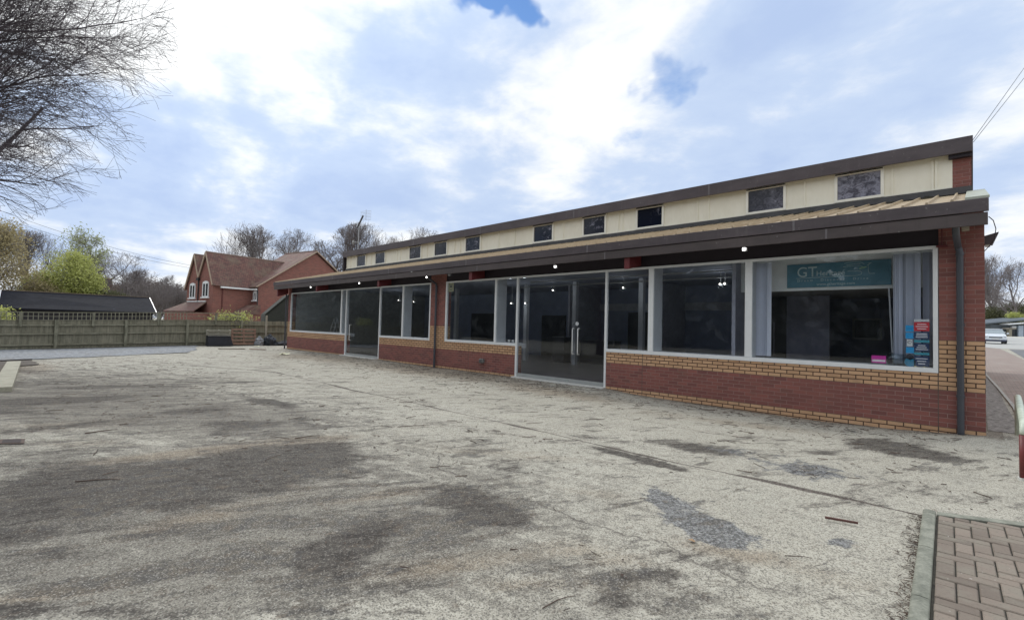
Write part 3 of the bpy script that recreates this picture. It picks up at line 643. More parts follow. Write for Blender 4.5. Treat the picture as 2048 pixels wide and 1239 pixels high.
def shopfront():
    P = SHOP; y0, y1 = -.012, .07
    def frame(x0, x1, zb, sill=.08, side=.065, top=.055, left=True, right=True):
        mb = MB(); mb.box(x0, x1, y0, y1, zb, zb+sill) if sill else None
        mb.box(x0, x1, y0, y1, FT-top, FT)
        if left: mb.box(x0, x0+side, y0, y1, zb+sill, FT-top)
        if right: mb.box(x1-side, x1, y0, y1, zb+sill, FT-top)
        return mb
    def mull(mb, xa, xb): mb.box(xa, xb, y0+.004, y1-.004, .97+.08, FT-.055)
    specs = [(-27.46, -21.10, [(-21.60, -21.50)], True, False), (-18.10, -14.6, [(-16.47, -16.38)], False, True), (-13.71, -10.24, [(-11.20, -11.12)], True, False), (-7.00, -.56, [(-5.83, -5.70), (-3.61, -3.47)], False, True)]
    for i, (a, b_, ml, lf, rt) in enumerate(specs):
        mb = frame(a, b_, .967, left=lf, right=rt)
        for q in ml: mull(mb, *q)
        f = mb.build('shop_window', M['white'], P, bevel=.004)
        ed = [a]+[e for q in ml for e in q]+[b_]
        for k in range(0, len(ed), 2): MB().box(ed[k]+(.06 if k == 0 and lf else 0), ed[k+1]-(.06 if k+2 == len(ed) and rt else 0), .022, .032, 1.05, FT-.057).build('pane', M['glass'], f)
        sl = MB(); sl.box(a+.02, b_-.02, .0705, .5, .90, 1.045); sl.build('inner_sill', M['white_in'], f)
    # boxed columns that stand just behind the glass
    for xa, xb, dp in ((-21.60, -21.5, .3), (-16.47, -16.38, .33), (-11.2, -11.12, .39), (-5.83, -5.70, .4), (-3.61, -3.47, .2)):
        MB().box(xa+.003, xb-.003, .073, .073+dp, 1.046, 3.44).build('boxed_column', M['white_in'], P)
    for i, (a, b_, sp, hx) in enumerate(((-21.10, -18.10, None, (-20.55,)), (-10.24, -7.00, -8.20, (-8.04, -7.86)))):
        fr = MB(); fr.box(a, a+.065, y0, y1, .03, FT); fr.box(b_-.06, b_, y0, y1, .03, FT); fr.box(a+.065, b_-.06, y0, y1, FT-.055, FT)
        d = fr.build('glass_door', M['white'], P, bevel=.004)
        ed = [a+.065]+([sp-.004, sp+.004] if sp else [])+[b_-.06]
        for k in range(0, len(ed), 2):
            MB().box(ed[k], ed[k+1], .022, .034, .16, FT-.057).build('pane', M['glass'], d)
            MB().box(ed[k], ed[k+1], .01, .045, .06, .16).build('bottom_rail', M['greymetal'], d)
        for x in hx:
            h = MB(); zt = 1.55 if i else 1.45; zb = .85 if i else .75
            h.tube([(x, .02, zb), (x, -.06, zb), (x, -.075, zb+.02), (x, -.075, zt-.02), (x, -.06, zt), (x, .02, zt)], .013, 8)
            h.build('handle', simple('pale steel handle', (.8, .8, .78), .3), d, smooth=True)
        th = MB(); th.box(a+.0, b_+.02, -.17, -.013, -.02, .055) if i else th.box(a-.0, b_+.02, -.25, -.013, .0, .075)
        th.build('threshold', simple('pale threshold', (.62, .61, .57), .7, .12), d, bevel=.004)
        MB().box(a+.065, b_-.06, 0, .24, -.02, .059).build('threshold_step', M['concrete'], d)
    if True:
        mb = MB(); mb.lathe((-7.96, .019, 1.68), [(.0, 0), (.055, 0), (.055, .003), (0, .003)], 20, 'Y')
        o = mb.build('door_sticker', simple('pale door sticker', (.55, .58, .58), .5), SHOP)
    # down pipes with brackets and swan necks
    for x, zb in ((-.29, .02), (-14.18, 0.0), (-27.92, 0.0)):
        r_ = .046 if x > -1 else .04
        mb = MB(); mb.tube([(x, -.075, zb), (x, -.075, 2.95), (x-.02, -.09, 3.04), (x-.04, -.42, 3.22), (x-.04, -.5, 3.40)], r_, 14)
        for z in (.6, 1.75, 2.9): mb.tube([(x, -.075, z), (x, -.075, z+.045)], r_+.009, 14)
        mb.build('downpipe', M['pipe'], P, smooth=False)
shopfront()

def lamp(px, py, label):
    p = onY(px, py, -.45); x = p.x; z = p.z
    t_ = thing('floodlight', (x, -.42, z), label, 'floodlight', 'lit floodlights under the eaves')
    MB().box(x-.048, x+.048, -.44, -.38, z-.04, z+.036).build('housing', simple('white lamp housing', (.6, .6, .62), .4), t_, bevel=.008)
    MB().bar((x, -.40, z+.04), (x, -.38, 3.36), .02).build('bracket', M['black'], t_)
    MB().box(x-.03, x+.03, -.452, -.441, z-.022, z+.026).build('lens', M['lampw'], t_)
lamp(1488, 498, 'lit floodlight under the eaves above the teal sign, nearest the right end')
lamp(1110, 533, 'lit floodlight under the eaves above the wide double glass door')
lamp(718, 566, 'lit floodlight under the eaves above the far narrower glass door')
lamp(621, 574, 'lit floodlight under the eaves above the leftmost shop window')
lamp(853, 554, 'floodlight under the eaves just left of the middle brick pier')

t_ = thing('security_camera', (-13.2, -.35, 3.2), 'small white dome security camera under the eaves by the middle pier', 'camera')
c_ = onY(899, 548, -.35)
MB().box(c_.x-.07, c_.x+.07, -.42, -.28, c_.z+.02, c_.z+.08).build('mount', simple('white camera shell', (.6, .62, .62), .35), t_, bevel=.008)
MB().lathe((c_.x, -.35, c_.z-.07), [(.0, 0), (.04, .01), (.06, .05), (.065, .09)], 16).build('dome', simple('grey camera dome', (.3, .31, .33), .15), t_, smooth=True)
v_ = onY(966, 721)
t_ = thing('outlet_box', (v_.x, -.05, v_.z), 'small grey outlet box on the low red brick wall between pier and glass door', 'outlet box')
MB().box(v_.x-.10, v_.x+.08, -.10, -.001, v_.z-.07, v_.z+.07).build('case', simple('grey box plastic', (.20, .20, .19), .5), t_, bevel=.015)
MB().box(v_.x-.07, v_.x+.05, -.106, -.1005, v_.z-.045, v_.z+.045).build('grille', simple('dark grille', (.10, .10, .10), .6), t_)
# bits under the soffit at the right end
t_ = thing('conduit', (-.5, -.02, 3.1), 'red painted conduit and plate beside the rightmost window', 'conduit')
a_ = onY(1884, 491)
MB().tube([(a_.x, -.03, a_.z), (a_.x, -.03, 3.38)], .008, 6).build('rod', M['redbeam'], t_); MB().box(a_.x-.07, a_.x+.07, -.06, -.001, a_.z-.03, a_.z).build('plate', M['redbeam'], t_)
a_ = onY(1930, 456, -.1)
tag(MB().box(a_.x-.04, a_.x+.05, -.12, -.002, a_.z-.04, a_.z+.04).build('junction_box', simple('beige junction box', (.42, .36, .28), .6), bevel=.006), 'small beige junction box high on the right brick pier', 'junction box')
# wall lantern and cable round the corner
t_ = thing('wall_lantern', (.12, .35, 3.25), 'dark lantern hooked on the right end wall just below the eaves', 'lantern')
a_ = onY(1968, 475, .35)
MB().prism([(.0, .3, a_.z-.12), (.10, .3, a_.z-.12), (.17, .3, a_.z+.07), (.0, .3, a_.z+.02)], (0, .2, 0)).build('hood', simple('dark lantern hood', (.06, .045, .045), .5), t_)
MB().box(.01, .07, .33, .45, a_.z-.15, a_.z-.122).build('lens', simple('pale lantern lens', (.7, .7, .65), .3), t_)
tag(MB().tube([(.04, -.45, 3.42), (.09, -.42, 3.36), (.12, -.3, 3.25), (.11, -.1, 3.13), (.06, .1, 3.05), (.0, .2, 2.98)], .006, 6).build('cable', M['black']), 'thin black cable looping from the fascia end to the right wall', 'cable')

def interior():
    # teal sign board on the white bulkhead
    Y = .79
    a, b_ = onY(1575, 525, Y), onY(1783, 577, Y); x0, x1 = a.x, b_.x; z0, z1 = 2.53, 3.02
    t_ = thing('shop_sign', ((x0+x1)/2, Y-.02, z0), 'teal sign board lettered GT Heritage on white bulkhead behind the glass', 'sign')
    MB().box(x0, x1, Y-.03, Y-.001, z0, z1).build('board', M['teal'], t_, bevel=.003)
    W_ = x1-x0; H_ = z1-z0; yy = Y-.033
    text('sign_initials', 'GT', M['signtxt'], (x0+W_*.105, yy, z0+H_*.45), .30, t_, sx=.92)
    text('sign_name', 'Heritage', M['signtxt'], (x0+W_*.305, yy, z0+H_*.47), .15, t_, sx=.95)
    for wd_, u in (('D r e a m', .11), ('D i s c o v e r', .35), ('D r i v e', .66)): text('sign_tagline', wd_, M['signtxt'], (x0+W_*u, yy, z0+H_*.25), .066, t_, sx=1.12)
    text('sign_address', 'www.gtheritage.com', M['signtxt'], (x0+W_*.31, yy, z0+H_*.07), .078, t_, sx=1.0)
    lg = MB()
    def L(pts, r=.0045): lg.tube([(x0+W_*u, yy, z0+H_*v) for u, v in pts], r, 5)
    L([(.10, .40), (.70, .42), (.735, .46), (.745, .52), (.73, .58), (.70, .60), (.61, .60)])
    L([(.57, .79), (.62, .80), (.72, .80), (.75, .76)]); L([(.58, .93), (.62, .96), (.68, .97), (.74, .93), (.765, .86)])
    L([(.79, .80), (.82, .88), (.80, .80), (.80, .60), (.81, .47), (.86, .47)]); L([(.80, .88), (.83, .90)])
    L([(.60, .86), (.68, .885), (.73, .87)])
    lg.build('sign_logo', M['signtxt'], t_); l2 = MB()
    for pts in ([(.72, .70), (.745, .74), (.78, .745)], [(.72, .68), (.76, .70), (.785, .74)]): l2.tube([(x0+W_*u, yy, z0+H_*v) for u, v in pts], .006, 5)
    l2.build('sign_emblem', M['signlime'], t_)
    # vertical blinds
    def blinds(name, px0, px1, yb, n, label, amp=.05, zb=1.08, zt=3.04):
        a, b_ = onY(px0, 640, yb).x, onY(px1, 640, yb).x
        t2 = thing(name, ((a+b_)/2, yb, zt), label, 'blind', 'vertical blinds in the right window'); rnd = random.Random(int(px0))
        MB().box(a-.02, b_+.02, yb-.02, yb+.02, zt, zt+.03).build('head_rail', M['white'], t2); mb = MB()
        for k in range(n):
            x = a+(b_-a)*(k+.5)/n; an = rnd.uniform(.5, 1.2); dx, dy = .045*math.cos(an), .045*math.sin(an)
            mb.prism([(x-dx, yb-dy, zb), (x, yb+.006, zb), (x+dx, yb+dy, zb), (x+dx+.002, yb+dy+.002, zb), (x+.001, yb+.009, zb), (x-dx+.002, yb-dy+.002, zb)], (0, 0, zt-zb))
        mb.build('slat', M['blind'], t2)
    blinds('vertical_blind', 1513, 1540, .30, 7, 'bunched pale vertical blind beside the mullion left of the teal sign')
    blinds('vertical_blind', 1788, 1838, .30, 11, 'bunched pale vertical blind at the right of the teal sign')
    blinds('vertical_blind', 1846, 1867, .32, 3, 'narrow loose slats of blind against the far right window frame')
    tp = MB()
    for q, r_ in ((onY(1778, 600, .5), onY(1786, 722, .5)), (onY(1790, 600, .52), onY(1792, 722, .52))): tp.tube([(q.x, q.y, 2.45), (r_.x, r_.y, 1.05)], .012, 6)
    tag(tp.build('window_pole', M['white_in']), 'two thin pale poles leaning inside the window left of the blind', 'pole')
    # board on the rear office wall
    a, b_ = onY(1705, 636, 4.18), onY(1764, 680, 4.18)
    t_ = thing('wall_board', ((a.x+b_.x)/2, 4.18, b_.z), 'blank framed board on the dark wall of the office below the sign', 'notice board')
    MB().box(a.x, b_.x, 4.165, 4.19, b_.z, a.z).build('frame', simple('board frame', (.24, .24, .23), .5), t_); MB().box(a.x+.05, b_.x-.05, 4.158, 4.164, b_.z+.05, a.z-.05).build('face', simple('board face', (.055, .06, .065), .5), t_)
    # black door with steel handle inside the office
    t_ = thing('inner_door', (-3.6, 2.6, .07), 'black inner door with a steel pull handle at the left of the office', 'door')
    a, b_ = onY(1541, 640, 2.6), onY(1573, 640, 2.6); MB().box(a.x-.3, b_.x, 2.6, 2.65, .08, 2.48).build('leaf', simple('black door leaf', (.02, .018, .016), .5), t_)
    h = onY(1549, 690, 2.59); MB().tube([(h.x, 2.6, 1.85), (h.x, 2.54, 1.83), (h.x, 2.54, 1.0), (h.x, 2.6, .98)], .014, 6).build('handle', M['alu'], t_)
    MB().box(b_.x, b_.x+.9, 2.61, 2.66, .08, 2.48).build('side_panel', simple('grey side panel', (.27, .27, .33), .7), t_)
    # stickers on the inside of the glass
    def card(name, pxs, col, label, cat, lines=0, ycol=(.85, .85, .85), yg=.036):
        a, b_ = onY(pxs[0], pxs[1], yg), onY(pxs[2], pxs[3], yg); za, zb = a.z, b_.z
        t3 = thing(name, (a.x, yg, zb), label, cat, 'stickers in the right window corner'); MB().box(a.x, b_.x, yg, yg+.003, zb, za).build('card', simple(name+' card', col, .5, .05), t3)
        if lines:
            lm = MB(); rnd = random.Random(int(pxs[0]+pxs[1])); hh = (za-zb)/(lines+1)
            for k in range(lines):
                wv = rnd.uniform(.45, .8); z = za-hh*(k+1); lm.box(a.x+(b_.x-a.x)*(.5-wv/2), b_.x-(b_.x-a.x)*(.5-wv/2), yg-.002, yg-.0004, z-.006, z+.006)
            lm.build('printing', simple(name+' print', ycol, .5, .02), t3)
        return t3
    navy, cyan, red, teal = (.02, .045, .12), (.02, .34, .68), (.60, .03, .045), (.06, .33, .42)
    X0, X1 = 1828, 1859
    card('opening_sticker', (X0, 638, X1, 643), (.6, .62, .62), 'thin white strip heading the sticker column in the window corner', 'sticker')
    card('red_sticker', (X0, 643.5, X1, 662), red, 'red sticker with white lines near the top of the column', 'sticker', 3)
    card('navy_sticker', (X0, 663, X1, 678), navy, 'navy sticker directly under the red one', 'sticker', 3)
    card('teal_strip', (X0, 679, X1, 685), teal, 'upper teal strip in the navy sticker column', 'sticker')
    card('navy_sticker', (X0, 686, X1, 703), navy, 'navy sticker between the two teal strips', 'sticker', 3)
    card('teal_strip', (X0, 704, X1, 710), teal, 'lower teal strip in the navy sticker column', 'sticker')
    card('navy_sticker', (X0, 711, X1, 733), navy, 'lowest navy sticker of the column by the window frame', 'sticker', 3)
    card('cyan_sticker', (1811, 650, 1827, 663), cyan, 'topmost small cyan sticker beside the red one', 'sticker', 1, (.02, .2, .45))
    card('cyan_sticker', (1811, 664.5, 1827, 677), cyan, 'small cyan sticker second from the top', 'sticker')
    g_ = card('white_sticker', (1814, 678.5, 1825, 692), (.75, .76, .76), 'small white sticker with a dark ring emblem', 'sticker')
    e_ = onY(1819.5, 684, .034); ring = MB(); ring.tube([(e_.x+.028*math.cos(q*.6), .034, e_.z+.022*math.sin(q*.6)) for q in range(10)], .004, 5); ring.build('ring_emblem', M['black'], g_)
    card('cyan_sticker', (1812, 693.5, 1828, 706), cyan, 'small cyan sticker under the white one', 'sticker')
    for cxp, cyp, rr, col, lb, nm in ((1820, 713, .05, (.03, .035, .05), 'black oval sticker above the blue disc', 'oval_sticker'), (1820, 724, .075, (.03, .22, .36), 'round blue sticker low in the window corner', 'round_sticker')):
        q = onY(cxp, cyp, .036); mb = MB(); mb.lathe((q.x, .036, q.z), [(0, 0), (rr, 0), (rr, .003), (0, .003)], 22, 'Y')
        o = mb.build(nm, simple(nm, col, .4)); tag(o, lb, 'sticker', 'stickers in the right window corner')
    pk_ = card('pink_sticker', (1743, 710, 1772, 726), (.62, .03, .36), 'pink and white sticker low on the glass left of the glass bowl', 'sticker')
    a = onY(1743, 718, .034); b2 = onY(1772, 724, .034); MB().box(a.x+.01, b2.x-.01, .0325, .0355, b2.z+.005, a.z).build('white_band', simple('pink sticker band', (.8, .7, .76), .5), pk_)
    cr = MB(); q0, q1 = onY(1832, 733, .034), onY(1858, 733, .034)
    rnd = random.Random(8)
    for k in range(9):
        x = q0.x+(q1.x-q0.x)*k/8; cr.bar((x, .033, q0.z-.045), (x+rnd.uniform(-.03, .03), .033, q0.z+rnd.uniform(-.005, .02)), .012, .003, up=(0, 1, 0))
    tag(cr.build('crown_sticker', simple('gold sticker', (.6, .55, .3), .4)), 'gold zigzag sticker at the bottom of the navy column', 'sticker')
    # round glass tank resting on the sill
    q = onY(1792, 714, .28); mb = MB(); mb.lathe((q.x, .28, 1.046), [(.05, 0), (.12, .01), (.165, .07), (.17, .12), (.15, .18), (.10, .215), (.095, .21), (.14, .175), (.16, .12), (.155, .075), (.11, .018), (.04, .01)], 24)
    tag(mb.build('glass_bowl', M['bowl'], smooth=True), 'round clear glass bowl standing on the sill by the stickers', 'bowl')
    # cups on the sill of the third window
    for px, lb in ((1018, 'left of two small white cups on the sill beside the glass door'), (1026, 'right of two small white cups on the sill beside the glass door')):
        q = onY(px, 683, .30); tag(MB().lathe((q.x, .30, 1.046), [(.03, 0), (.045, .09), (.041, .09), (.026, .005)], 14).build('cup', simple('white cup', (.7, .7, .68), .4), smooth=True), lb, 'cup', 'cups on the sill')
    # alarm sticker in the third window
    a, b_ = onY(897, 566, .036), onY(907, 583, .036)
    t3 = thing('alarm_notice', (a.x, .036, b_.z), 'small yellow alarm notice high in the window beside the middle pier', 'notice'); MB().box(a.x, b_.x, .036, .039, b_.z, a.z).build('card', simple('notice card', (.42, .40, .24), .5), t3)
    tr = MB(); m_ = (a+b_)/2; tr.prism([(m_.x-.06, .034, m_.z), (m_.x+.06, .034, m_.z), (m_.x, .034, m_.z+.10)], (0, .0015, 0)); tr.box(m_.x-.06, m_.x+.06, .034, .0355, m_.z-.09, m_.z-.07); tr.build('symbol', M['black'], t3)
    # step ladder behind the first window
    q = onY(655, 660, 1.6); t3 = thing('step_ladder', (q.x, 1.6, .07), 'aluminium step ladder standing open behind the leftmost shop window', 'ladder')
    for yo, nm in ((0, 'front_frame'), (.9, 'rear_frame')):
        mb = MB(); top = 1.75
        for sx in (-.2, .2): mb.bar((q.x+sx*1.2, 1.6+yo, .07), (q.x+sx, 2.05, top), .04, .03)
        for k in range(6):
            f = (k+.6)/6.5; mb.bar((q.x-.22, 1.6+yo+(2.05-1.6-yo)*f, .07+(top-.07)*f), (q.x+.22, 1.6+yo+(2.05-1.6-yo)*f, .07+(top-.07)*f), .05, .02)
        mb.build(nm, simple('ladder metal', (.6, .6, .6), .4), t3)
    # counters seen through the double door
    for x0, x1, y0, z1, lb in ((-13.3, -12.7, 5.6, 1.15, 'tall dark cabinet standing left of the counter in the showroom'), (-12.3, -10.6, 6.2, 1.05, 'long dark counter seen through the double glass door')):
        t3 = thing('counter', ((x0+x1)/2, y0, .07), lb, 'counter'); MB().box(x0, x1, y0, y0+.5, .07, z1).build('carcass', simple('dark counter', (.03, .03, .035), .5), t3); MB().box(x0-.03, x1+.03, y0-.03, y0+.53, z1, z1+.03).build('counter_top', simple('counter top', (.14, .14, .15), .3), t3)
    # ceiling spots
    lbs = ['spotlight on the ceiling behind the second shop window, left one', 'spotlight on the ceiling behind the second shop window, right one', 'spotlight glowing in the narrow pane left of the double door', 'spotlight glowing just inside the double door at its left', 'brightest spotlight seen through the double door', 'spotlight glowing in the narrow pane right of the double door', 'left of the paired spotlights behind the wide central pane', 'right of the paired spotlights behind the wide central pane']
    for (px, py), lb in zip(((797, 600), (827, 603), (1022, 606), (1050, 606), (1105.5, 580), (1246, 575), (1440, 568), (1449, 567)), lbs):
        d = pray(px, py); 
        zc = 3.12; yy_ = CPOS.y+d.y*((zc-CPOS.z)/d.z); yy_ = min(max(yy_, 1.0), 4.6); q = onY(px, py, yy_)
        t3 = thing('spotlight', (q.x, q.y, q.z), lb, 'spotlight', 'lit ceiling spotlights inside'); MB().lathe((q.x, q.y+.01, q.z), [(0, 0), (.035, 0), (.045, .12), (0, .12)], 12, 'Y').build('can', M['greymetal'], t3)
        MB().lathe((q.x, q.y-.006, q.z), [(0, 0), (.032, 0), (.032, .012), (0, .012)], 12, 'Y').build('lens', M['lampsmall'], t3)
        MB().tube([(q.x, q.y+.06, q.z+.03), (q.x, q.y+.06, 3.44)], .01, 6).build('stem', M['greymetal'], t3)
        ld = bpy.data.lights.new('spot_bulb', 'POINT'); ld.energy = 2.8; ld.shadow_soft_size = .06; ld.color = (.9, .95, 1)
        lo = bpy.data.objects.new('spot_bulb', ld); COL.objects.link(lo); lo.parent = t3; lo.location = (0, -.08, -.12); lo.rotation_euler = (R(35), 0, 0)
    tr = MB()
    for y_, x0, x1 in ((2.6, -12, -4.2), (4.2, -14, -5)): tr.box(x0, x1, y_, y_+.05, 3.2, 3.24)
    tag(tr.build('lighting_track', M['greymetal']), 'grey lighting tracks hung under the showroom ceiling', 'lighting track')
M['bowl'] = glass_mat('bowl glass', (.75, .8, .82), 1.6)
interior()

# ------------------------------------------------------------------ fence
def fence_pt(px, X):   # crossing of the sight line with distance line X
    d = pray(px, 640); return Vector((X, CPOS.y+d.y*((X-CPOS.x)/d.x), 0))
M['fencewood'] = simple('weathered green grey fence boards', (.25, .235, .175), .9, .35, 1.5, c2=(.13, .125, .088), bump=.4, bscale=40, stretch=(7, 7, .7))
M['fencepost'] = simple('fence post wood', (.25, .24, .18), .9, .25, 3, c2=(.11, .11, .075), stretch=(4, 4, 1))
M['rail'] = simple('fence rail wood', (.25, .24, .18), .9, .3, 3, c2=(.15, .145, .10))
def fence():
    px = [-190, -40, 113.6, 253, 375.5, 484, 590]; XX = [-28.8, -29.6, -30.25, -31.2, -32.2, -32.6, -32.8]
    pts = [fence_pt(a, b_) for a, b_ in zip(px, XX)]; tops = [1.25, 1.28, 1.31, 1.38, 1.46, 1.50, 1.52]
    F = thing('fence', pts[3], 'long weathered close boarded timber fence with trellis along the far edge of the yard', 'fence'); rnd = random.Random(2)
    for i, p in enumerate(pts):
        mb = MB(); mb.box(p.x-.06, p.x+.06, p.y-.06, p.y+.06, -.2, tops[i]+.02); mb.build('post', M['fencepost'], F)
    for i in range(len(pts)-1):
        a, b_ = pts[i], pts[i+1]; d = (b_-a); L_ = d.length; d.normalize(); n = Vector((d.y, -d.x, 0)); n = n if n.x > 0 else -n
        a2, b2 = a-n*.07, b_-n*.07; mb = MB(); s = 0; 
        while s < L_:
            wv = .105; f = s/L_; zt = tops[i]*(1-f)+tops[i+1]*f; zt -= .02-rnd.uniform(0, .012); q = a2+d*s-n*(.006 if int(s/.1) % 2 else 0)
            mb.prism([q, q+d*min(wv, L_-s), q+d*min(wv, L_-s)-n*.014, q-n*.014], (0, 0, 0.0001)); mb.v = mb.v[:-8]; mb.f = mb.f[:-6]; mb.mi = mb.mi[:-6]
            base = [q, q+d*min(wv, L_-s), q+d*min(wv, L_-s)-n*.014, q-n*.014]; base = [Vector((v.x, v.y, .10)) for v in base]
            mb.prism(base, (0, 0, zt-.10)); s += .1
        mb.build('board_panel', M['fencewood'], F)
        for h in (.14, .62, 1.0):
            za = h*(tops[i]/1.28); zb = h*(tops[i+1]/1.28)
            r_ = MB(); r_.bar(a+d*.06-n*.03+Vector((0, 0, za+.06)), b_-d*.06-n*.03+Vector((0, 0, zb+.06)), .06, .07); r_.build('rail', M['rail'], F)
        gv = MB(); gv.bar(a-n*.062+Vector((0, 0, .05)), b_-n*.062+Vector((0, 0, .05)), .03, .14); gv.build('gravel_board', M['fencepost'], F)
        # trellis
        if i < 5:
            ta, tb = [1.60, 1.62, 1.66, 1.76, 1.87, 1.90, 1.92][i], [1.60, 1.62, 1.66, 1.76, 1.87, 1.90, 1.92][i+1]
            if i == 4: b3 = a+d*L_*1.0
            tm = MB(); a3, b3 = a-n*.05, b_-n*.05
            for f in (0, .5, 1.0):
                za = tops[i]+(ta-tops[i])*f; zb = tops[i+1]+(tb-tops[i+1])*f
                tm.bar(a3+Vector((0, 0, za)), b3+Vector((0, 0, zb)), .022, .024 if f < 1 else .034)
            s = .1
            while s < L_ and i != 4:
                f = s/L_; q = a3+d*s; tm.box(q.x-.014, q.x+.014, q.y-.014, q.y+.014, tops[i]*(1-f)+tops[i+1]*f, ta*(1-f)+tb*f); s += .17
            tm.build('trellis', M['rail'], F)
            m_ = (a+b_)/2; zt = (ta+tb)/2; MB().box(m_.x-.0, m_.x+.07, m_.y-.05, m_.y+.05, (tops[i]+tops[i+1])/2-.28, zt+.01).build('trellis_support', M['fencepost'], F)
    # slim light post standing in front of the fence
    p = fence_pt(533, -31.9); tag(MB().box(p.x-.045, p.x+.045, p.y-.045, p.y+.045, 0, 1.86).build('timber_post', simple('pale timber post', (.34, .31, .25), .9, .2)), 'slim pale timber post standing in front of the fence beside the black sacks', 'post')
    return pts
FP = fence()

def pallet(loc, rz, tilt, mat, label, Wd=1.2, Hh=.9):
    t_ = thing('pallet', loc, label, 'pallet', 'pallets leaning on the fence', rz)
    def B(*a):
        mb = MB().box(*a); mb.v = [(x, y*math.cos(tilt)-z*math.sin(tilt), y*math.sin(tilt)+z*math.cos(tilt)) for x, y, z in mb.v]; return mb
    for k in range(5): local(t_, 'deck_board', B(-Wd/2, Wd/2, -.07, -.05, .02+k*(Hh-.12)/4, .12+k*(Hh-.12)/4), mat)
    for k in range(3): x = -Wd/2+.05+k*(Wd-.1)/2; local(t_, 'bearer', B(x-.05, x+.05, -.05, .04, .0, Hh), mat)
    for k in range(2): local(t_, 'rear_board', B(-Wd/2, Wd/2, .04, .06, .1+k*.6, .2+k*.6), mat)
    return t_
face = R(90)   # local x runs along the fence
p1 = fence_pt(437, -31.9); p2 = fence_pt(489, -31.9)
pallet((p1.x+.05, p1.y, .02), R(90), R(8), simple('grey pallet wood', (.36, .34, .27), .9, .25), 'weathered grey pallet behind the black crate against the fence', 1.25, .92)
pallet((p2.x+.05, p2.y, .03), R(90), R(-8), simple('brown pallet wood', (.27, .17, .125), .9, .25), 'reddish brown pallet leaning on the fence right of the black crate', 1.35, .98)
t_ = thing('crate', (p1.x+.45, p1.y, 0), 'black plastic crate with sloping side in front of the grey pallet', 'crate')
MB().prism([(p1.x+.25, p1.y-.68, .02), (p1.x+.25, p1.y+.62, .02), (p1.x+.25, p1.y+.45, .58), (p1.x+.25, p1.y-.66, .58)], (.55, 0, 0)).build('tub', simple('black tub', (.018, .02, .03), .5), t_, bevel=.02)
MB().box(p1.x+.22, p1.x+.83, p1.y-.68, p1.y+.47, .56, .60).build('rim', M['black'], t_, bevel=.01)
def sack(c, s, label, seed, mat):
    bm = bmesh.new(); bmesh.ops.create_icosphere(bm, subdivisions=4, radius=1)
    for v in bm.verts:
        n = mnoise.noise(v.co*2.2+Vector((seed, 0, 0))); v.co *= 1+n*.28; v.co.x *= s[0]; v.co.y *= s[1]; v.co.z = max(v.co.z*s[2], -s[2]*.62)
        if v.co.z > s[2]*.6: v.co.x *= .6; v.co.y *= .6
    me = bpy.data.meshes.new('sack'); bm.to_mesh(me); bm.free(); me.materials.append(mat); o = bpy.data.objects.new('rubbish_sack', me); COL.objects.link(o)
    o.location = (c[0], c[1], s[2]*.62+c[2]); tag(o, label, 'sack', 'rubbish sacks by the fence')
p3 = fence_pt(541, -31.6); M['sack'] = simple('black polythene', (.02, .024, .035), .3, .3, 20)
sack((p3.x, p3.y, 0), (.3, .35, .42), 'upright black rubbish sack by the pale timber post', 3, M['sack'])
sack((p3.x+.1, p3.y+.9, 0), (.3, .7, .18), 'flat black rubbish sack spread out near the building corner', 9, M['sack'])
sack((p3.x, p3.y-.6, 0), (.22, .25, .34), 'grey sack slumped left of the pale timber post', 6, simple('grey polythene', (.22, .23, .25), .4))
# planks and bits lying about
def plank(px0, py0, px1, py1, wd, th, mat, label, nm='plank'):
    a, b_ = onZ(px0, py0, .02), onZ(px1, py1, .02); a.z = b_.z = .03+float(gz(a.x, a.y)); tag(MB().bar(a, b_, wd, th).build(nm, mat), label, nm.replace('_', ' '), None)
plank(437, 697, 490, 697.6, .18, .03, simple('dark plank', (.15, .11, .08), .9), 'long dark plank lying before the pallets, the left one')
plank(500, 698, 531, 699, .16, .03, simple('brown plank', (.25, .16, .12), .9), 'brown plank lying in front of the brown pallet')
plank(0, 722, 60, 719, .22, .05, simple('blackened board', (.035, .03, .03), .8), 'blackened board lying at the edge of the gravel on the far left')
plank(2, 782, 28, 727, .30, .14, simple('pale timber edging', (.37, .35, .27), .9, .25, 4), 'pale timber edging at the left side of the yard', 'timber_edging')
plank(1650, 1036, 1716, 1047.5, .016, .016, simple('bark stick', (.12, .055, .045), .8, .3, 40), 'short reddish brown stick lying near the paving kerb', 'stick')
for px, py, s, lb in ((514, 693, .25, 'yellow green packaging scrap near the pale timber post'), (570, 709, .3, 'pale yellow packaging scrap on the tarmac near the building corner'), (1385, 1083, .032, 'orange brown dead leaf beside the grey patch in the foreground')):
    p = onZ(px, py, .01); rnd = random.Random(px); mb = MB(); n = 9
    ring = [(p.x+s*math.cos(k*6.283/n)*rnd.uniform(.5, 1), p.y+s*math.sin(k*6.283/n)*rnd.uniform(.5, 1), float(gz(p.x, p.y))+.02+rnd.uniform(0, .03)*s*8) for k in range(n)]
    for k in range(n): mb.poly([ring[k], ring[(k+1) % n], (p.x, p.y, float(gz(p.x, p.y))+.02+s*.1)])
    tag(mb.build('litter_scrap' if s > .1 else 'dead_leaf', simple('scrap %d' % px, (.55, .55, .33) if s > .1 else (.34, .22, .12), .6)), lb, 'litter' if s > .1 else 'leaf')
a_ = onZ(22, 884, .02)
t_ = thing('drain_cover', (a_.x, a_.y, 0), 'rusty rectangular drain cover set in the tarmac at the left edge', 'drain cover')
mb = MB(); q = [onZ(-5, 887, .004), onZ(48, 886, .004), onZ(50, 877, .004), (onZ(0, 878, .004))]; mb.prism(q, (0, 0, .004)); mb.build('frame', simple('rusty iron', (.10, .065, .05), .8, .4, 20), t_)
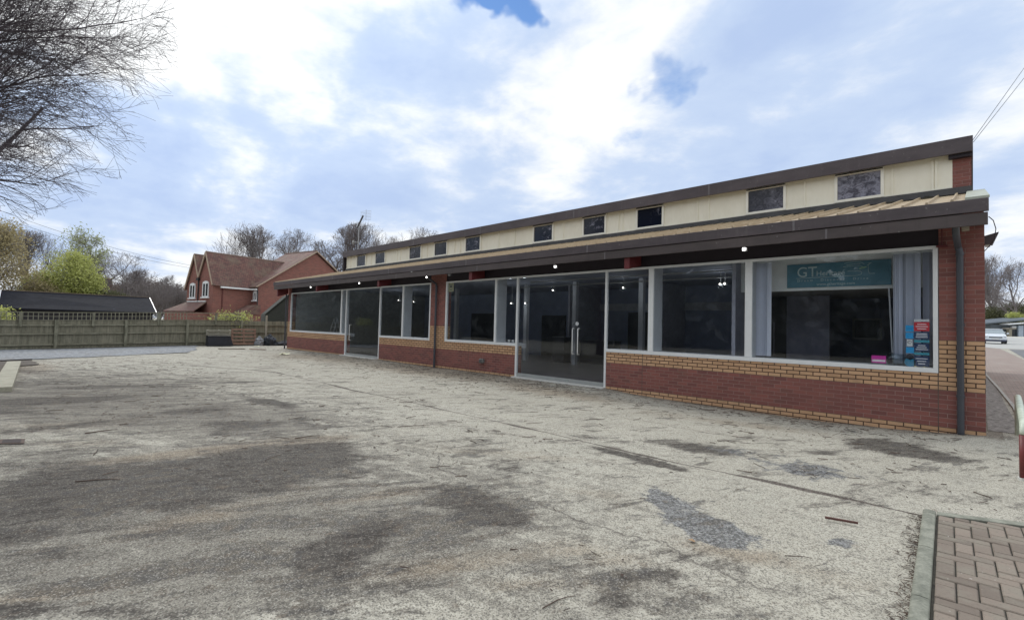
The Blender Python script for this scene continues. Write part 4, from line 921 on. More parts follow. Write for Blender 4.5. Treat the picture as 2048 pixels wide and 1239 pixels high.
mb = MB(); cq = sum((Vector(v) for v in q), Vector())/4; mb.prism([cq+(v-cq)*.72 for v in q], (0, 0, .007)); mb.build('lid', simple('dirty iron', (.055, .042, .04), .9, .4, 30), t_)

# twigs and dead leaves that nobody could count
def litter():
    rnd = random.Random(12); mb = MB(); n = 0
    zones = [((-27, -.3), (-1.1, -.08), 1500), ((-16, -1), (-2.6, -.4), 700), ((-22, -8), (-3.2, -1), 500), ((-12, -6.9), (-1.6, -.2), 300), ((-22, -9), (-10.5, -6.5), 620), ((-27, -2), (-10, -3), 800), ((-9, -1.5), (-8.8, -5.5), 260), ((-.62, -.44), (-8.5, -5.15), 520), ((-3, .3), (-5, -1), 130)]
    for (xa, xb), (ya, yb), cnt in zones:
        for _ in range(cnt):
            x, y = rnd.uniform(xa, xb), rnd.uniform(ya, yb)
            edge = xa == -.62
            if edge: x = -.44+min(0, -abs(rnd.gauss(0, .05))); x += (y+5.1)*-.028
            z = float(gz(x, y))+.010+.012*math.sin(x*1.3+y*.7)*math.sin(y*1.1-x*.4); an = rnd.uniform(0, math.pi)
            dist = math.hypot(x-CPOS.x, y-CPOS.y)
            if rnd.random() < .55 or edge:
                L_ = min(rnd.expovariate(1/.07)+.02, .3)*(1.0 if dist > 6 else .45); r_ = rnd.uniform(.002, .0055)*(1 if dist > 5 else .6)
                if edge: L_ = rnd.uniform(.02, .06); r_ = .002
                a = Vector((x, y, z)); k = Vector((math.cos(an), math.sin(an), rnd.uniform(-.02, .05)))*L_/2; bb = Vector((-k.y, k.x, 0))*rnd.uniform(-.25, .25)
                mb.tube([a-k, a+bb, a+k], r_, 3, cap=False)
            else:
                s = rnd.uniform(.008, .022)*(1 if dist > 6 else .6); ps = []
                for j in range(4): q = an+j*1.57+rnd.uniform(-.3, .3); ps.append((x+s*math.cos(q)*rnd.uniform(.6, 1.5), y+s*math.sin(q), z+rnd.uniform(-.003, .008)))
                mb.poly(ps)
    o = mb.build('twig_litter', simple('dry twigs and leaves', (.10, .065, .045), .9, .5, 3, c2=(.035, .025, .022)), fix=False)
    tag(o, 'dry twigs and dead leaves strewn over the tarmac', 'litter', kind='stuff')
    # a few longer sticks one can pick out
    sm = simple('dark stick bark', (.10, .07, .055), .9, .3, 20)
    for (x0, y0, x1, y1, r_), lb in (((590, 876, 640, 870, .012), 'thin curved twig on the tarmac right of the dark stain'), ((860, 934, 900, 932, .009), 'thin straight twig on the pale tarmac below the long joint'), ((800, 1132, 818, 1136, .008), 'short twig in the middle foreground'), ((1020, 1097, 1037, 1099, .008), 'short dark twig right of the middle stain'), ((150, 962, 240, 958, .01), 'long bent twig lying in the left dark stain'), ((1570, 1110, 1625, 1116, .006), 'fine curved twig below the grey patch'), ((1085, 1215, 1150, 1190, .006), 'fine forked twig at the bottom of the picture'), ((170, 866, 235, 858, .014), 'thin curved twig on the left of the yard'), ((795, 853, 860, 850, .008), 'thin twig lying on the tarmac before the middle pier')):
        a, b_ = onZ(x0, y0, .012), onZ(x1, y1, .012); m_ = (a+b_)/2; dd = (b_-a); m_ += Vector((-dd.y, dd.x, 0))*.08
        q = (a*.6+b_*.4); tag(MB().tube([a, (a+m_)/2, m_, (m_+b_)/2+Vector((0, 0, .004)), b_], [r_*.6, r_*.55, r_*.5, r_*.4, r_*.25], 5).build('twig', sm), lb, 'twig', 'single twigs on the tarmac')
litter()

# ------------------------------------------------------------------ hoop rail at the right edge
def hoop():
    a = Vector((.37, .5, float(gz(.37, .5)))); b_ = Vector((.262, -2.85, 0)); h = .62; d = (b_-a).normalized()
    t_ = thing('hoop_barrier', a, 'white painted tubular hoop barrier with a red near foot at the right edge', 'barrier')
    pts = [a, a+Vector((0, 0, h-.12))]
    for k in range(1, 7): q = k/6*math.pi/2; pts.append(a+Vector((0, 0, h-.12+.12*math.sin(q)))+d*.12*(1-math.cos(q)))
    top2 = b_-d*.12+Vector((0, 0, h))
    pts.append((pts[-1]+top2)/2)
    for k in range(0, 7): q = k/6*math.pi/2; pts.append(b_-d*.12+d*.12*math.sin(q)+Vector((0, 0, h-.12+.12*math.cos(q))))
    pts.append(b_+Vector((0, 0, .50)))
    MB().tube(pts, .038, 14).build('tube', simple('mossy white paint', (.55, .60, .50), .5, .25, 6, c2=(.42, .47, .37)), t_, smooth=True)
    MB().tube([b_+Vector((0, 0, .03)), b_+Vector((0, 0, .50))], .042, 14).build('red_sleeve', simple('dark red paint', (.17, .03, .028), .5, .3, 8), t_, smooth=True)
    MB().tube([b_+Vector((0, 0, -.02)), b_+Vector((0, 0, .03))], .06, 14).build('foot', simple('white foot', (.6, .6, .55), .6), t_)
hoop()

# ------------------------------------------------------------------ brick house beyond the fence
def house():
    K = Vector((-47.69, 1.27, 0)); t_ = thing('brick_house', K, 'red brick house with tiled gables behind the fence', 'house', rz=R(103.3))
    BR = M['brick_house']
    def lb(nm, mb, mat, par=t_, **k): return local(par, nm, mb, mat, **k)
    # local x = along side wall away, y = along the gable front to the left
    w1 = MB(); w1.prism([(0, 0, 0), (0, 2.23, 0), (0, 2.23, 5.19), (0, 1.17, 7.2), (0, 0, 4.62)], (6, 0, 0)); lb('gable_wall', w1, BR)
    w2 = MB(); w2.prism([(.001, 2.231, 0), (.001, 4.34, 0), (.001, 4.34, 4.34), (.001, 3.09, 7.1), (.001, 2.231, 5.19)], (6, 0, 0)); lb('gable_wall', w2, BR)
    w3 = MB(); w3.prism([(1.2, 4.345, 0), (1.2, 6.4, 0), (1.2, 6.4, 3.6), (1.2, 4.6, 6.5), (1.2, 4.345, 6.2)], (5, 0, 0)); lb('gable_wall', w3, simple('far brick', (.30, .17, .13), .9, .3, 3))
    wg = MB(); wg.prism([(3.45, -1, 0), (15.4, -1, 0), (15.4, -1, 4.64), (9.43, -1, 8.55), (3.45, -1, 4.66)], (0, 5, 0)); lb('wing_wall', wg, BR)
    rf = MB(); T = .10
    def slab(a, b_, c, d, th=.11): 
        a, b_, c, d = map(Vector, (a, b_, c, d)); n = (b_-a).cross(d-a).normalized(); n = n if n.z > 0 else -n; rf.prism([a, b_, c, d], n*th)
    slab((-.15, -.18, 4.42), (5.2, -.18, 4.42), (9.2, 1.17, 7.33), (-.15, 1.17, 7.33))
    slab((-.15, 2.23, 5.15), (6, 2.23, 5.15), (6, 1.17, 7.33), (-.15, 1.17, 7.33))
    slab((-.15, 2.23, 5.15), (6, 2.23, 5.15), (6, 3.09, 7.21), (-.15, 3.09, 7.21))
    slab((-.15, 4.5, 4.1), (6, 4.5, 4.1), (6, 3.09, 7.21), (-.15, 3.09, 7.21))
    lb('main_roof', rf, M['tile']); rf = MB()
    slab((1.05, 6.6, 3.3), (6, 6.6, 3.3), (6, 4.6, 6.62), (1.05, 4.6, 6.62)); lb('rear_roof', rf, M['tile']); rf = MB()
    slab((3.1, -1.2, 4.48), (9.43, -1.2, 8.66), (9.43, 4, 8.66), (3.1, 4, 4.48)); slab((15.8, -1.2, 4.44), (9.43, -1.2, 8.66), (9.43, 4, 8.66), (15.8, 4, 4.44)); lb('wing_roof', rf, M['tile'])
    vm = simple('mortar verge', (.42, .33, .25), .9); vg = MB()
    for a, b_ in (((-.16, 0-.15, 4.5), (-.16, 1.17, 7.4)), ((-.16, 1.17, 7.4), (-.16, 2.23, 5.22)), ((-.16, 2.23, 5.22), (-.16, 3.09, 7.28)), ((-.16, 3.09, 7.28), (-.16, 4.5, 4.2))): vg.bar(a, b_, .07, .13)
    for a, b_ in (((3.15, -1.21, 4.58), (9.43, -1.21, 8.72)), ((9.43, -1.21, 8.72), (15.8, -1.21, 4.5))): vg.bar(a, b_, .07, .1)
    lb('verge', vg, vm); rd = MB(); rd.tube([(-.15, 1.17, 7.42), (7.4, 1.17, 7.42)], .09, 8); rd.tube([(-.15, 3.09, 7.3), (6, 3.09, 7.3)], .09, 8); rd.tube([(9.43, -1.2, 8.78), (9.43, 4, 8.78)], .09, 8); lb('ridge_tiles', rd, simple('ridge tile', (.2, .14, .11), .9))
    gt = MB(); gt.box(.5, 3.3, -.36, -.20, 4.28, 4.42); gt.box(3.15, 3.3, -1.1, -.36, 4.28, 4.42); lb('gutter', gt, M['white'])
    pp = MB(); pp.tube([(-.07, 2.3, 5.0), (-.07, 2.3, 2.8)], .05, 8); pp.box(-.2, .0, 2.12, 2.48, 4.95, 5.15); lb('downpipe', pp, M['black'])
    pp = MB(); pp.tube([(3.38, -1.0, 4.3), (3.38, -1.06, 4.1), (3.38, -1.06, 2.9)], .045, 8); lb('downpipe', pp, M['black'])
    pp = MB(); pp.box(.75, .85, -.05, 0, 0, 4.25); lb('brick_joint', pp, simple('dark joint', (.12, .04, .035), .9))
    def win(cx, cy, z0, z1, wd, ax):
        mb = MB(); hw = wd/2
        def bx(a0, a1, za, zb, d0, d1, m=mb):
            if ax == 'y': m.box(cx+d0, cx+d1, cy+a0, cy+a1, za, zb)
            else: m.box(cx+a0, cx+a1, cy+d0, cy+d1, za, zb)
        bx(-hw-.12, hw+.12, z0-.1, z0, -.14, -.001); bx(-hw, -hw+.09, z0, z1, -.06, -.001); bx(hw-.09, hw, z0, z1, -.06, -.001); bx(-hw, hw, z1-.12, z1, -.06, -.001); bx(-.05, .05, z0, z1-.12, -.06, -.001); bx(-hw+.09, hw-.09, z0, z0+.09, -.06, -.001)
        # shallow arch
        n = 8; arc = [(-hw+wd*k/n, z1+.12*math.sin(math.pi*k/n)) for k in range(n+1)]
        if ax == 'y': mb.prism([(cx-.06, cy+u, z) for u, z in arc], (.058, 0, 0))
        else: mb.prism([(cx+u, cy-.06, z) for u, z in arc], (0, .058, 0))
        f = lb('window', mb, M['white']); g = MB(); bx(-hw+.09, -.05, z0+.09, z1-.12, -.03, -.002, g); bx(.05, hw-.09, z0+.09, z1-.12, -.03, -.002, g); lb('pane', g, M['dkpane'], f)
    win(0, 1.14, 3.45, 4.75, 1.0, 'y'); win(0, 3.33, 3.38, 4.62, .95, 'y'); win(3.45, -.62, 3.35, 4.15, .62, 'y')
    pr = MB(); pr.prism([(-.001, .45, 2.1), (-1.2, .35, 2.0), (-1.2, 6.0, 2.0), (-.001, 4.4, 2.1), ], (0, 0, .05))
    pr = MB(); pr.prism([(-.003, .9, 2.95), (-1.3, .45, 2.1), (-1.3, 5.6, 2.1), (-.003, 4.3, 2.95)], (0, 0, .1)); lb('porch_roof', pr, M['tile'])
    pr = MB(); pr.box(-1.25, -.005, .5, 5.4, 0, 2.08); lb('porch_wall', pr, BR); pr = MB(); pr.box(-.1, -.004, 1.0, 4.1, 3.03, 3.13); lb('lead_flashing', pr, M['white'])
    pr = MB(); pr.prism([(1.9, -1.6, 2.1), (3.44, -1.6, 2.1), (3.44, -.01, 2.85), (1.9, -.01, 2.1)], (0, 0, .08)); pr = MB()
    pr.prism([(1.5, -1.55, 2.05), (3.43, -1.55, 2.05), (3.43, -1.55, 2.9), (3.0, -1.55, 2.9)], (0, 1.54, 0)); lb('lean_to_roof', pr, M['tile'])
    pr = MB(); pr.box(1.7, 3.43, -1.45, -.01, 0, 2.04); lb('lean_to_wall', pr, BR)
M['dkpane'] = simple('dark house pane', (.03, .035, .04), .05, .2)
house()

def outbuildings():
    # long black roofed garage block behind the left part of the fence
    RL, RR = at(2, 582, 45.8), at(299, 597, 54.4); EL, ER = at(-6, 618, 43.2), at(313, 625.5, 51.2)
    RL.z = RR.z = (RL.z+RR.z)/2; EL.z = ER.z = (EL.z+ER.z)/2
    t_ = thing('garage_block', (RL+RR)/2*1.0, 'long low garage block with black slate roof behind the trellis fence', 'garage'); t_.location.z = 0
    back = (RL-EL); back.z = 0; BL, BR_ = RL+back, RR+back; BL.z = BR_.z = EL.z
    rf = MB(); 
    for q in ((EL, ER, RR, RL), (BL, BR_, RR, RL)): rf.prism([Vector(v) for v in q], (0, 0, .1))
    rf.build('roof', M['slate'], t_)
    wl = MB(); ins = (ER-EL).normalized()*.25; f_ = back.normalized()*.4
    a, b_, c, d = EL+ins+f_, ER-ins+f_, BR_-ins-f_, BL+ins-f_; wl.prism([Vector((v.x, v.y, 0)) for v in (a, b_, c, d)], (0, 0, EL.z+.1)); wl.build('wall', simple('dark boarded wall', (.03, .027, .03), .8, .2, 2), t_)
    MB().bar(ER+Vector((0, 0, .06)), RR+Vector((0, 0, .08)), .07, .12).build('barge_board', M['white'], t_); MB().bar(EL+Vector((0, 0, .05)), RL+Vector((0, 0, .08)), .07, .22).build('barge_board', M['white'], t_)
    gr = MB(); gr.tube([RL+Vector((0, 0, .12)), RR+Vector((0, 0, .12))], .06, 6); gr.build('ridge', simple('brown ridge', (.14, .11, .08), .9), t_)
    # little dark roofed shed right of the house
    A = at(531, 627, 33.5); B = at(578, 588, 33.5); t_ = thing('shed', (A.x, A.y, 0), 'small shed with a steep dark mossy felt roof beside the building corner', 'shed')
    dz = Vector((-3.5, .9, 0)); r_ = MB(); C1 = B+Vector((.5, 2.4, 0)); C1.z = B.z
    dl = (B-A); dl.z = 0; far = B+dl*.9; far.z = A.z
    r_.prism([A, B, far, far-Vector((0, 0, .05)), B-Vector((0, 0, .12)), A-Vector((0, 0, .05))], dz)
    r_.build('roof', simple('mossy felt roof', (.03, .033, .028), .95, .4, 3), t_)
    wl = MB(); o1 = Vector((.0, 0, 0)); A2, F2, B2 = A-Vector((.08, 0, .06)), far-Vector((.08, 0, .06)), B-Vector((.08, 0, .14)); wl.prism([Vector((A2.x, A2.y, 0)), Vector((F2.x, F2.y, 0)), F2, B2, A2], dz*.95)
    wl.build('wall', simple('dark shed boards', (.045, .048, .04), .9, .3, 4, stretch=(1, 1, 8)), t_)
    # house with chimneys among the trees
    c = at(186, 575, 75); t_ = thing('distant_house', (c.x, c.y, 0), 'distant brown roofed house with chimney pots between the green and bare trees', 'house')
    s = 75/CAM_F; dr = r0; fo = Vector((fwd.x, fwd.y, 0)).normalized()
    def P3(px, py, dd=0): q = at(px, py, 75)+fo*dd; return q
    mb = MB(); mb.prism([P3(160, 600), P3(212, 600), P3(206, 572), P3(172, 572)], fo*4); mb.build('roof', simple('brown roof', (.16, .11, .09), .9, .3, 2), t_)
    mb = MB(); mb.box(c.x-2, c.x+2, c.y-2, c.y+2, 0, P3(0, 600).z*1.0 if False else 4.5); mb.build('wall', simple('brown wall', (.2, .13, .1), .9), t_)
    for a, b_ in ((174, 184), (192, 201)):
        mb = MB(); mb.prism([P3(a, 574, 1), P3(b_, 574, 1), P3(b_, 556, 1), P3(a, 556, 1)], fo*1.2); mb.build('chimney', simple('chimney brick', (.17, .11, .085), .9), t_)
        mb = MB(); mb.prism([P3(a-1, 556, .9), P3(b_+1, 556, .9), P3(b_+1, 553.5, .9), P3(a-1, 553.5, .9)], fo*1.4); mb.build('chimney_cap', simple('buff chimney cap', (.45, .33, .22), .9), t_)
    c = at(170, 590, 60); t_ = thing('white_gable', (c.x, c.y, 0), 'tiny white gabled outhouse peeping over the black garage roof', 'outhouse')
    P4 = lambda px, py: at(px, py, 60)
    mb = MB(); g0, g1, g2 = P4(159, 592), P4(180, 592), P4(172, 578); mb.prism([Vector((g0.x, g0.y, 0)), Vector((g1.x, g1.y, 0)), g1, g2, g0], fo*3); mb.build('wall', simple('white gable wall', (.6, .62, .62), .8), t_)
    mb = MB(); mb.bar(g0, g2+Vector((0, 0, .05)), .3, .1); mb.bar(g1, g2+Vector((0, 0, .05)), .3, .1); mb.build('barge_board', simple('grey barge', (.35, .38, .4), .7), t_)
outbuildings()

# ------------------------------------------------------------------ trees
M['bark'] = simple('grey brown bark', (.21, .185, .18), .95, .3, 6, world=False)
M['bark_dark'] = simple('dark twig bark', (.105, .088, .10), .95, .3, 6, world=False)
M['bark_pale'] = simple('olive grey bark', (.27, .245, .19), .95, .3, 6, world=False)

class Tree:
    """bare tree grown branch by branch inside an ellipsoid envelope"""
    def __init__(s, seed, H, cr, cz, rz, trunk_r, levels=5, rk=(.55, .5), var=(.85, 1.08), kids=(9, 7, 6, 5), droop=.0, rtip=.006, start=.25, seglen=.4, up=.25, wob=.22, ang=(.5, .95), bias=None, minr=None):
        s.r = random.Random(seed); s.c = Vector((0, 0, cz)); s.rad = Vector((cr, cr, rz)); s.m = MB(); s.trunk = MB(); s.tips = []
        s.levels, s.kids, s.droop, s.rtip, s.up, s.wob, s.ang = levels, kids, droop, rtip, up, wob, ang; s.bias = bias; s.minr = minr or rtip; s.rk = rk; s.var = var
        s.grow(Vector((0, 0, 0)), Vector((s.r.uniform(-.05, .05), s.r.uniform(-.05, .05), 1)), H*.8, trunk_r, 0, start)
    def exitdist(s, p, d):
        a = Vector(((p.x-s.c.x)/s.rad.x, (p.y-s.c.y)/s.rad.y, (p.z-s.c.z)/s.rad.z)); b = Vector((d.x/s.rad.x, d.y/s.rad.y, d.z/s.rad.z))
        A, B, C_ = b.dot(b), 2*a.dot(b), a.dot(a)-1; D = B*B-4*A*C_
        if D < 0: return 0
        return max(0, (-B+math.sqrt(D))/(2*A))
    def grow(s, p, d, L_, r_, lv, start):
        d = d.normalized(); rnd = s.r
        if lv > 0: L_ = min(L_, s.exitdist(p, d)*rnd.uniform(*s.var))
        if L_ < .12: return
        n = max(3, min(9, int(L_/.35))) if lv else 8; pts, rr = [p], [r_]; q = p.copy(); step = L_/n
        rend = max(s.minr, r_*(.30 if lv else .35))
        for k in range(n):
            f = (k+1)/n
            d = (d+Vector((rnd.gauss(0, 1), rnd.gauss(0, 1), rnd.gauss(0, 1)))*s.wob*(.35 if lv == 0 else .6)+Vector((0, 0, (s.up if lv else .1)*(1 if lv < 3 else .6)-s.droop*f*(1 if lv else 0)))*.35).normalized()
            q = q+d*step; pts.append(q.copy()); rr.append(r_+(rend-r_)*f)
        sides = 8 if lv == 0 else 6 if lv == 1 else 4 if lv == 2 else 3
        (s.trunk if lv == 0 else s.m).tube(pts, rr, sides, cap=False)
        if lv >= s.levels-1: s.tips.append(pts[-1]); return
        nk = s.kids[min(lv, len(s.kids)-1)]; nk = max(2, int(nk*(1 if lv == 0 else min(1.3, .45+L_/(2.2 if lv < 3 else 1.0)))))
        for k in range(nk):
            f = start+(1-start)*((k+rnd.random())/nk) if lv == 0 else .15+.85*((k+rnd.random()*.8)/nk)
            f = min(f, 1.0)*n; i = min(int(f), n-1); b0 = pts[i].lerp(pts[i+1], f-i); rb = rr[i]
            dd = (pts[i+1]-pts[i]).normalized(); az = rnd.uniform(0, 6.283); an = rnd.uniform(*s.ang)
            sd_ = dd.orthogonal().normalized(); sd_.rotate(Matrix.Rotation(az, 3, dd)); nd = dd*math.cos(an)+sd_*math.sin(an)
            if s.bias is not None: nd = nd+s.bias*(.6 if lv == 0 else .3)
            ll = L_*(.62 if lv == 0 else .58)*rnd.uniform(.7, 1.15)
            if lv == 0: ll = max(ll, s.rad.x*1.1)
            s.grow(b0, nd, ll, max(s.minr, rb*(s.rk[0] if lv == 0 else s.rk[1])), lv+1, 0)
def add_tree(tr, name, loc, label, cat='tree', group=None, rz=0, sc=1.0, mat=None, leaves=None, leafmat=None):
    t_ = thing(name, loc, label, cat, group, rz); t_.scale = (sc, sc, sc)
    for nm, mb in (('trunk', tr.trunk), ('crown', tr.m)):
        me = tr.__dict__.get('me_'+nm)
        if me is None:
            me = bpy.data.meshes.new(nm); me.from_pydata(mb.v, [], mb.f); me.materials.append(mat or M['bark']); me.update(); tr.__dict__['me_'+nm] = me
        o = bpy.data.objects.new(nm, me); COL.objects.link(o); o.parent = t_
    if leaves: 
        o = bpy.data.objects.new('foliage', leaves); COL.objects.link(o); o.parent = t_
    return t_
def leafmesh(centers, n, size, spread, mat, seed=1):
    rng = np.random.default_rng(seed); C_ = np.array([tuple(c) for c in centers]); idx = rng.integers(0, len(C_), n)
    p = C_[idx]+rng.normal(0, 1, (n, 3))*np.array(spread); u = rng.normal(0, 1, (n, 3)); u /= np.linalg.norm(u, axis=1)[:, None]; v = rng.normal(0, 1, (n, 3)); v -= (v*u).sum(1)[:, None]*u; v /= np.linalg.norm(v, axis=1)[:, None]
    sz = size*rng.uniform(.5, 1.3, (n, 1)); a, b_, c, d = p-u*sz, p+v*sz*.5, p+u*sz, p-v*sz*.5
    V = np.stack([a, b_, c, d], 1).reshape(-1, 3); F = np.arange(n*4).reshape(-1, 4)
    me = bpy.data.meshes.new('foliage'); me.from_pydata(V.tolist(), [], F.tolist()); me.materials.append(mat); me.update(); return me
def leafmat(name, a, b_):
    m, t, b = newmat(name); rnd = t.add('ShaderNodeNewGeometry').outputs['Random Per Island']; n = t.noise(t.obj(), .9, 3)
    c = t.mix(t.math('ADD', t.math('MULTIPLY', rnd, .6), t.math('MULTIPLY', n, .5)), a, b_); setin(t, b, 'Base Color', c); setin(t, b, 'Roughness', .7)
    b.inputs['Specular IOR Level'].default_value = .2; setin(t, b, 'Transmission Weight', 0.0)
    tl = t.add('ShaderNodeBsdfTranslucent', {0: c}).outputs[0]; mx = t.add('ShaderNodeMixShader', {0: .35, 1: b.outputs[0], 2: tl}).outputs[0]; t.l.new(mx, t.n['Material Output'].inputs[0]); return m

# big bare tree whose crown hangs into the top left of the picture
# recentre envelope before growing
class NearTree(Tree):
    def __init__(s, off, *a, **k): s.off = off; super().__init__(*a, **k)
    def exitdist(s, p, d): 
        s.c = s.off; return super().exitdist(p, d)
c_ = at(-240, -55, 9.0); base_ = Vector((c_.x-1.2, c_.y-.8, 0))
ntr = NearTree(Vector((1.2, .8, c_.z)), 21, 12.5, 4.6, c_.z, 5.0, .26, levels=6, kids=(17, 7, 7, 6, 4), droop=.36, start=.15, up=.2, wob=.2, ang=(.4, .9), bias=Vector((.3, .22, -.05)), minr=.0032, rk=(.40, .56))
add_tree(ntr, 'bare_tree', base_, 'large leafless tree whose twiggy crown hangs into the top left corner', mat=M['bark_dark'])

BT = [Tree(31, 12, 4.8, 8.0, 5.0, .26, levels=5, kids=(10, 7, 6, 4), start=.3, up=.5, wob=.25, ang=(.4, .85), minr=.010, var=(.7, 1.1)),
      Tree(32, 12, 4.2, 8.2, 4.6, .24, levels=5, kids=(9, 7, 6, 4), start=.32, up=.35, wob=.3, ang=(.5, .95), minr=.010, var=(.7, 1.1)),
      Tree(33, 12, 5.4, 7.2, 4.9, .28, levels=5, kids=(11, 7, 6, 4), start=.22, up=.35, wob=.3, ang=(.5, 1.0), minr=.011, var=(.7, 1.1))]
def put(px, ptop, depth, k, label, rz, mat=None, group='bare trees on the skyline', wx=1.0):
    """a bare tree whose crown top shows at (px, ptop) for the given distance"""
    g = at(px, 640, depth); top = at(px, ptop, depth); tr = BT[k]; h = max(v[2] for v in tr.m.v); sc = top.z/h
    t_ = add_tree(tr, 'bare_tree', (g.x, g.y, 0), label, 'tree', group, rz, sc, mat); t_.scale = (sc*wx, sc*wx, sc); return t_
put(490, 440, 66, 0, 'leafless tree rising behind the tiled ridge of the brick house, left one', 0)
put(592, 452, 70, 1, 'leafless tree behind the junction of the two house roofs', 1.2)
put(655, 478, 72, 2, 'leafless tree right of the brick house gable', 2.0)
put(722, 440, 68, 0, 'tall round leafless tree behind the left end of the clerestory', 2.6)
put(838, 448, 85, 1, 'small leafless crown peeping over the clerestory roof', .5)
put(785, 470, 90, 2, 'faint leafless treetop between two crowns over the roof', .9, wx=.8)
put(235, 500, 72, 2, 'wide leafless oak right of the bright green tree', .4)
put(290, 535, 78, 0, 'lower leafless tree halfway between green tree and house', 1.9)
put(345, 548, 82, 1, 'leafless tree just left of the brick house', 2.5)
put(60, 455, 62, 0, 'leafless tree standing between the olive tree and the bright green tree', 3.3)
put(318, 560, 70, 2, 'leafless thicket tree over the right end of the garage roof', 4.1, wx=1.3)
put(265, 560, 66, 2, 'brown leafless tree behind the right half of the garage roof', 5.2, wx=1.3)
put(362, 575, 74, 2, 'small brown leafless tree tucked against the left of the house', 2.2, wx=1.4)
put(1996, 505, 120, 0, 'large bare tree beyond the car at the right edge', .3, M['bark_pale'], 'bare trees at the right edge')
put(2052, 520, 105, 1, 'olive grey bare tree cut by the right edge of the picture', 1.3, M['bark_pale'], 'bare trees at the right edge')
put(1970, 560, 150, 1, 'bare tree partly hidden by the corner of the building', 2.3, M['bark_pale'], 'bare trees at the right edge')

GREEN = leafmat('spring green leaves', (.38, .42, .11), (.60, .62, .25)); OLIVE = leafmat('olive budding leaves', (.33, .27, .15), (.50, .44, .25)); PALEG = leafmat('sparse pale leaves', (.30, .36, .18), (.5, .52, .36)); DARKG = leafmat('dark shrub leaves', (.07, .075, .04), (.15, .155, .08)); BROWN = leafmat('brown thicket twigs', (.17, .14, .125), (.27, .225, .20))
def leafy(px, ptop, depth, seed, label, leaf, n, size, rx, rz_, name='leafy_tree', cat='tree', zc=None, spread=.5, group=None, mat=None):
    g = at(px, 640, depth); top = at(px, ptop, depth).z
    tr = Tree(seed, top*.95, rx, zc if zc else top-rz_, rz_, .18, levels=4, kids=(14, 8, 7), start=.12, up=.35, wob=.3, ang=(.5, 1.1), minr=.012, var=(.5, 1.15))
    lm = leafmesh(tr.tips, n, size, (spread, spread, spread*.8), leaf, seed)
    return add_tree(tr, name, (g.x, g.y, 0), label, cat, group, seed, 1.0, mat, lm)
leafy(118, 500, 56, 51, 'bright spring green tree above the black garage roof', GREEN, 15000, .13, 3.9, 4.2, spread=.42)
leafy(75, 545, 54, 55, 'lower bright green bush of foliage left of the green tree', GREEN, 9000, .12, 2.4, 2.6, spread=.35)
leafy(150, 440, 60, 52, 'thin birch with sparse pale leaves rising out of the green tree', PALEG, 2600, .13, 3.0, 4.6, spread=.3, mat=M['bark_pale'])
leafy(-20, 440, 50, 53, 'tall olive brown budding tree at the left edge', OLIVE, 17000, .11, 4.4, 5.2, spread=.55)
leafy(45, 560, 52, 56, 'olive bush below the budding tree above the garage roof', OLIVE, 12000, .1, 3.0, 2.6, spread=.4)
leafy(215, 585, 58, 57, 'low dark green shrub right of the white gable', DARKG, 7000, .10, 2.6, 1.8, 'shrub', 'shrub', spread=.35)
for i, (px, pt, dp, lb) in enumerate(((250, 575, 84, 'brown thicket behind the garage roof, left part'), (300, 570, 86, 'brown thicket behind the garage roof, right part'), (350, 585, 88, 'brown thicket directly left of the brick house'))):
    leafy(px, pt, dp, 60+i, lb, BROWN, 15000, .16, 5.5, 3.4, 'thicket', 'thicket', spread=.8, group='brown thickets')
for i, (px, pt, dp, lb) in enumerate(((1985, 622, 120, 'dark evergreen bush behind the white car'), (2038, 618, 118, 'dark bush above the grey garages'), (2010, 612, 140, 'mixed dark thicket under the large bare tree'))):
    leafy(px, pt, dp, 70+i, lb, DARKG, 14000, .2, 7.5, 5, 'shrub', 'shrub', spread=.9, group='dark bushes at the right')
leafy(2040, 613, 100, 77, 'clipped light green bush above the garage roof', GREEN, 5000, .1, 2.0, 1.0, 'shrub', 'shrub', spread=.3, zc=6.1)

leafy(470, 629, 30.0, 81, 'low yellow green shrub peeping over the fence before the brick house', GREEN, 2500, .06, 2.0, .9, 'shrub', 'shrub', spread=.22)
leafy(1, 612, 27.0, 82, 'green bush poking over the fence at the far left edge', GREEN, 2500, .06, .8, .9, 'shrub', 'shrub', spread=.2)
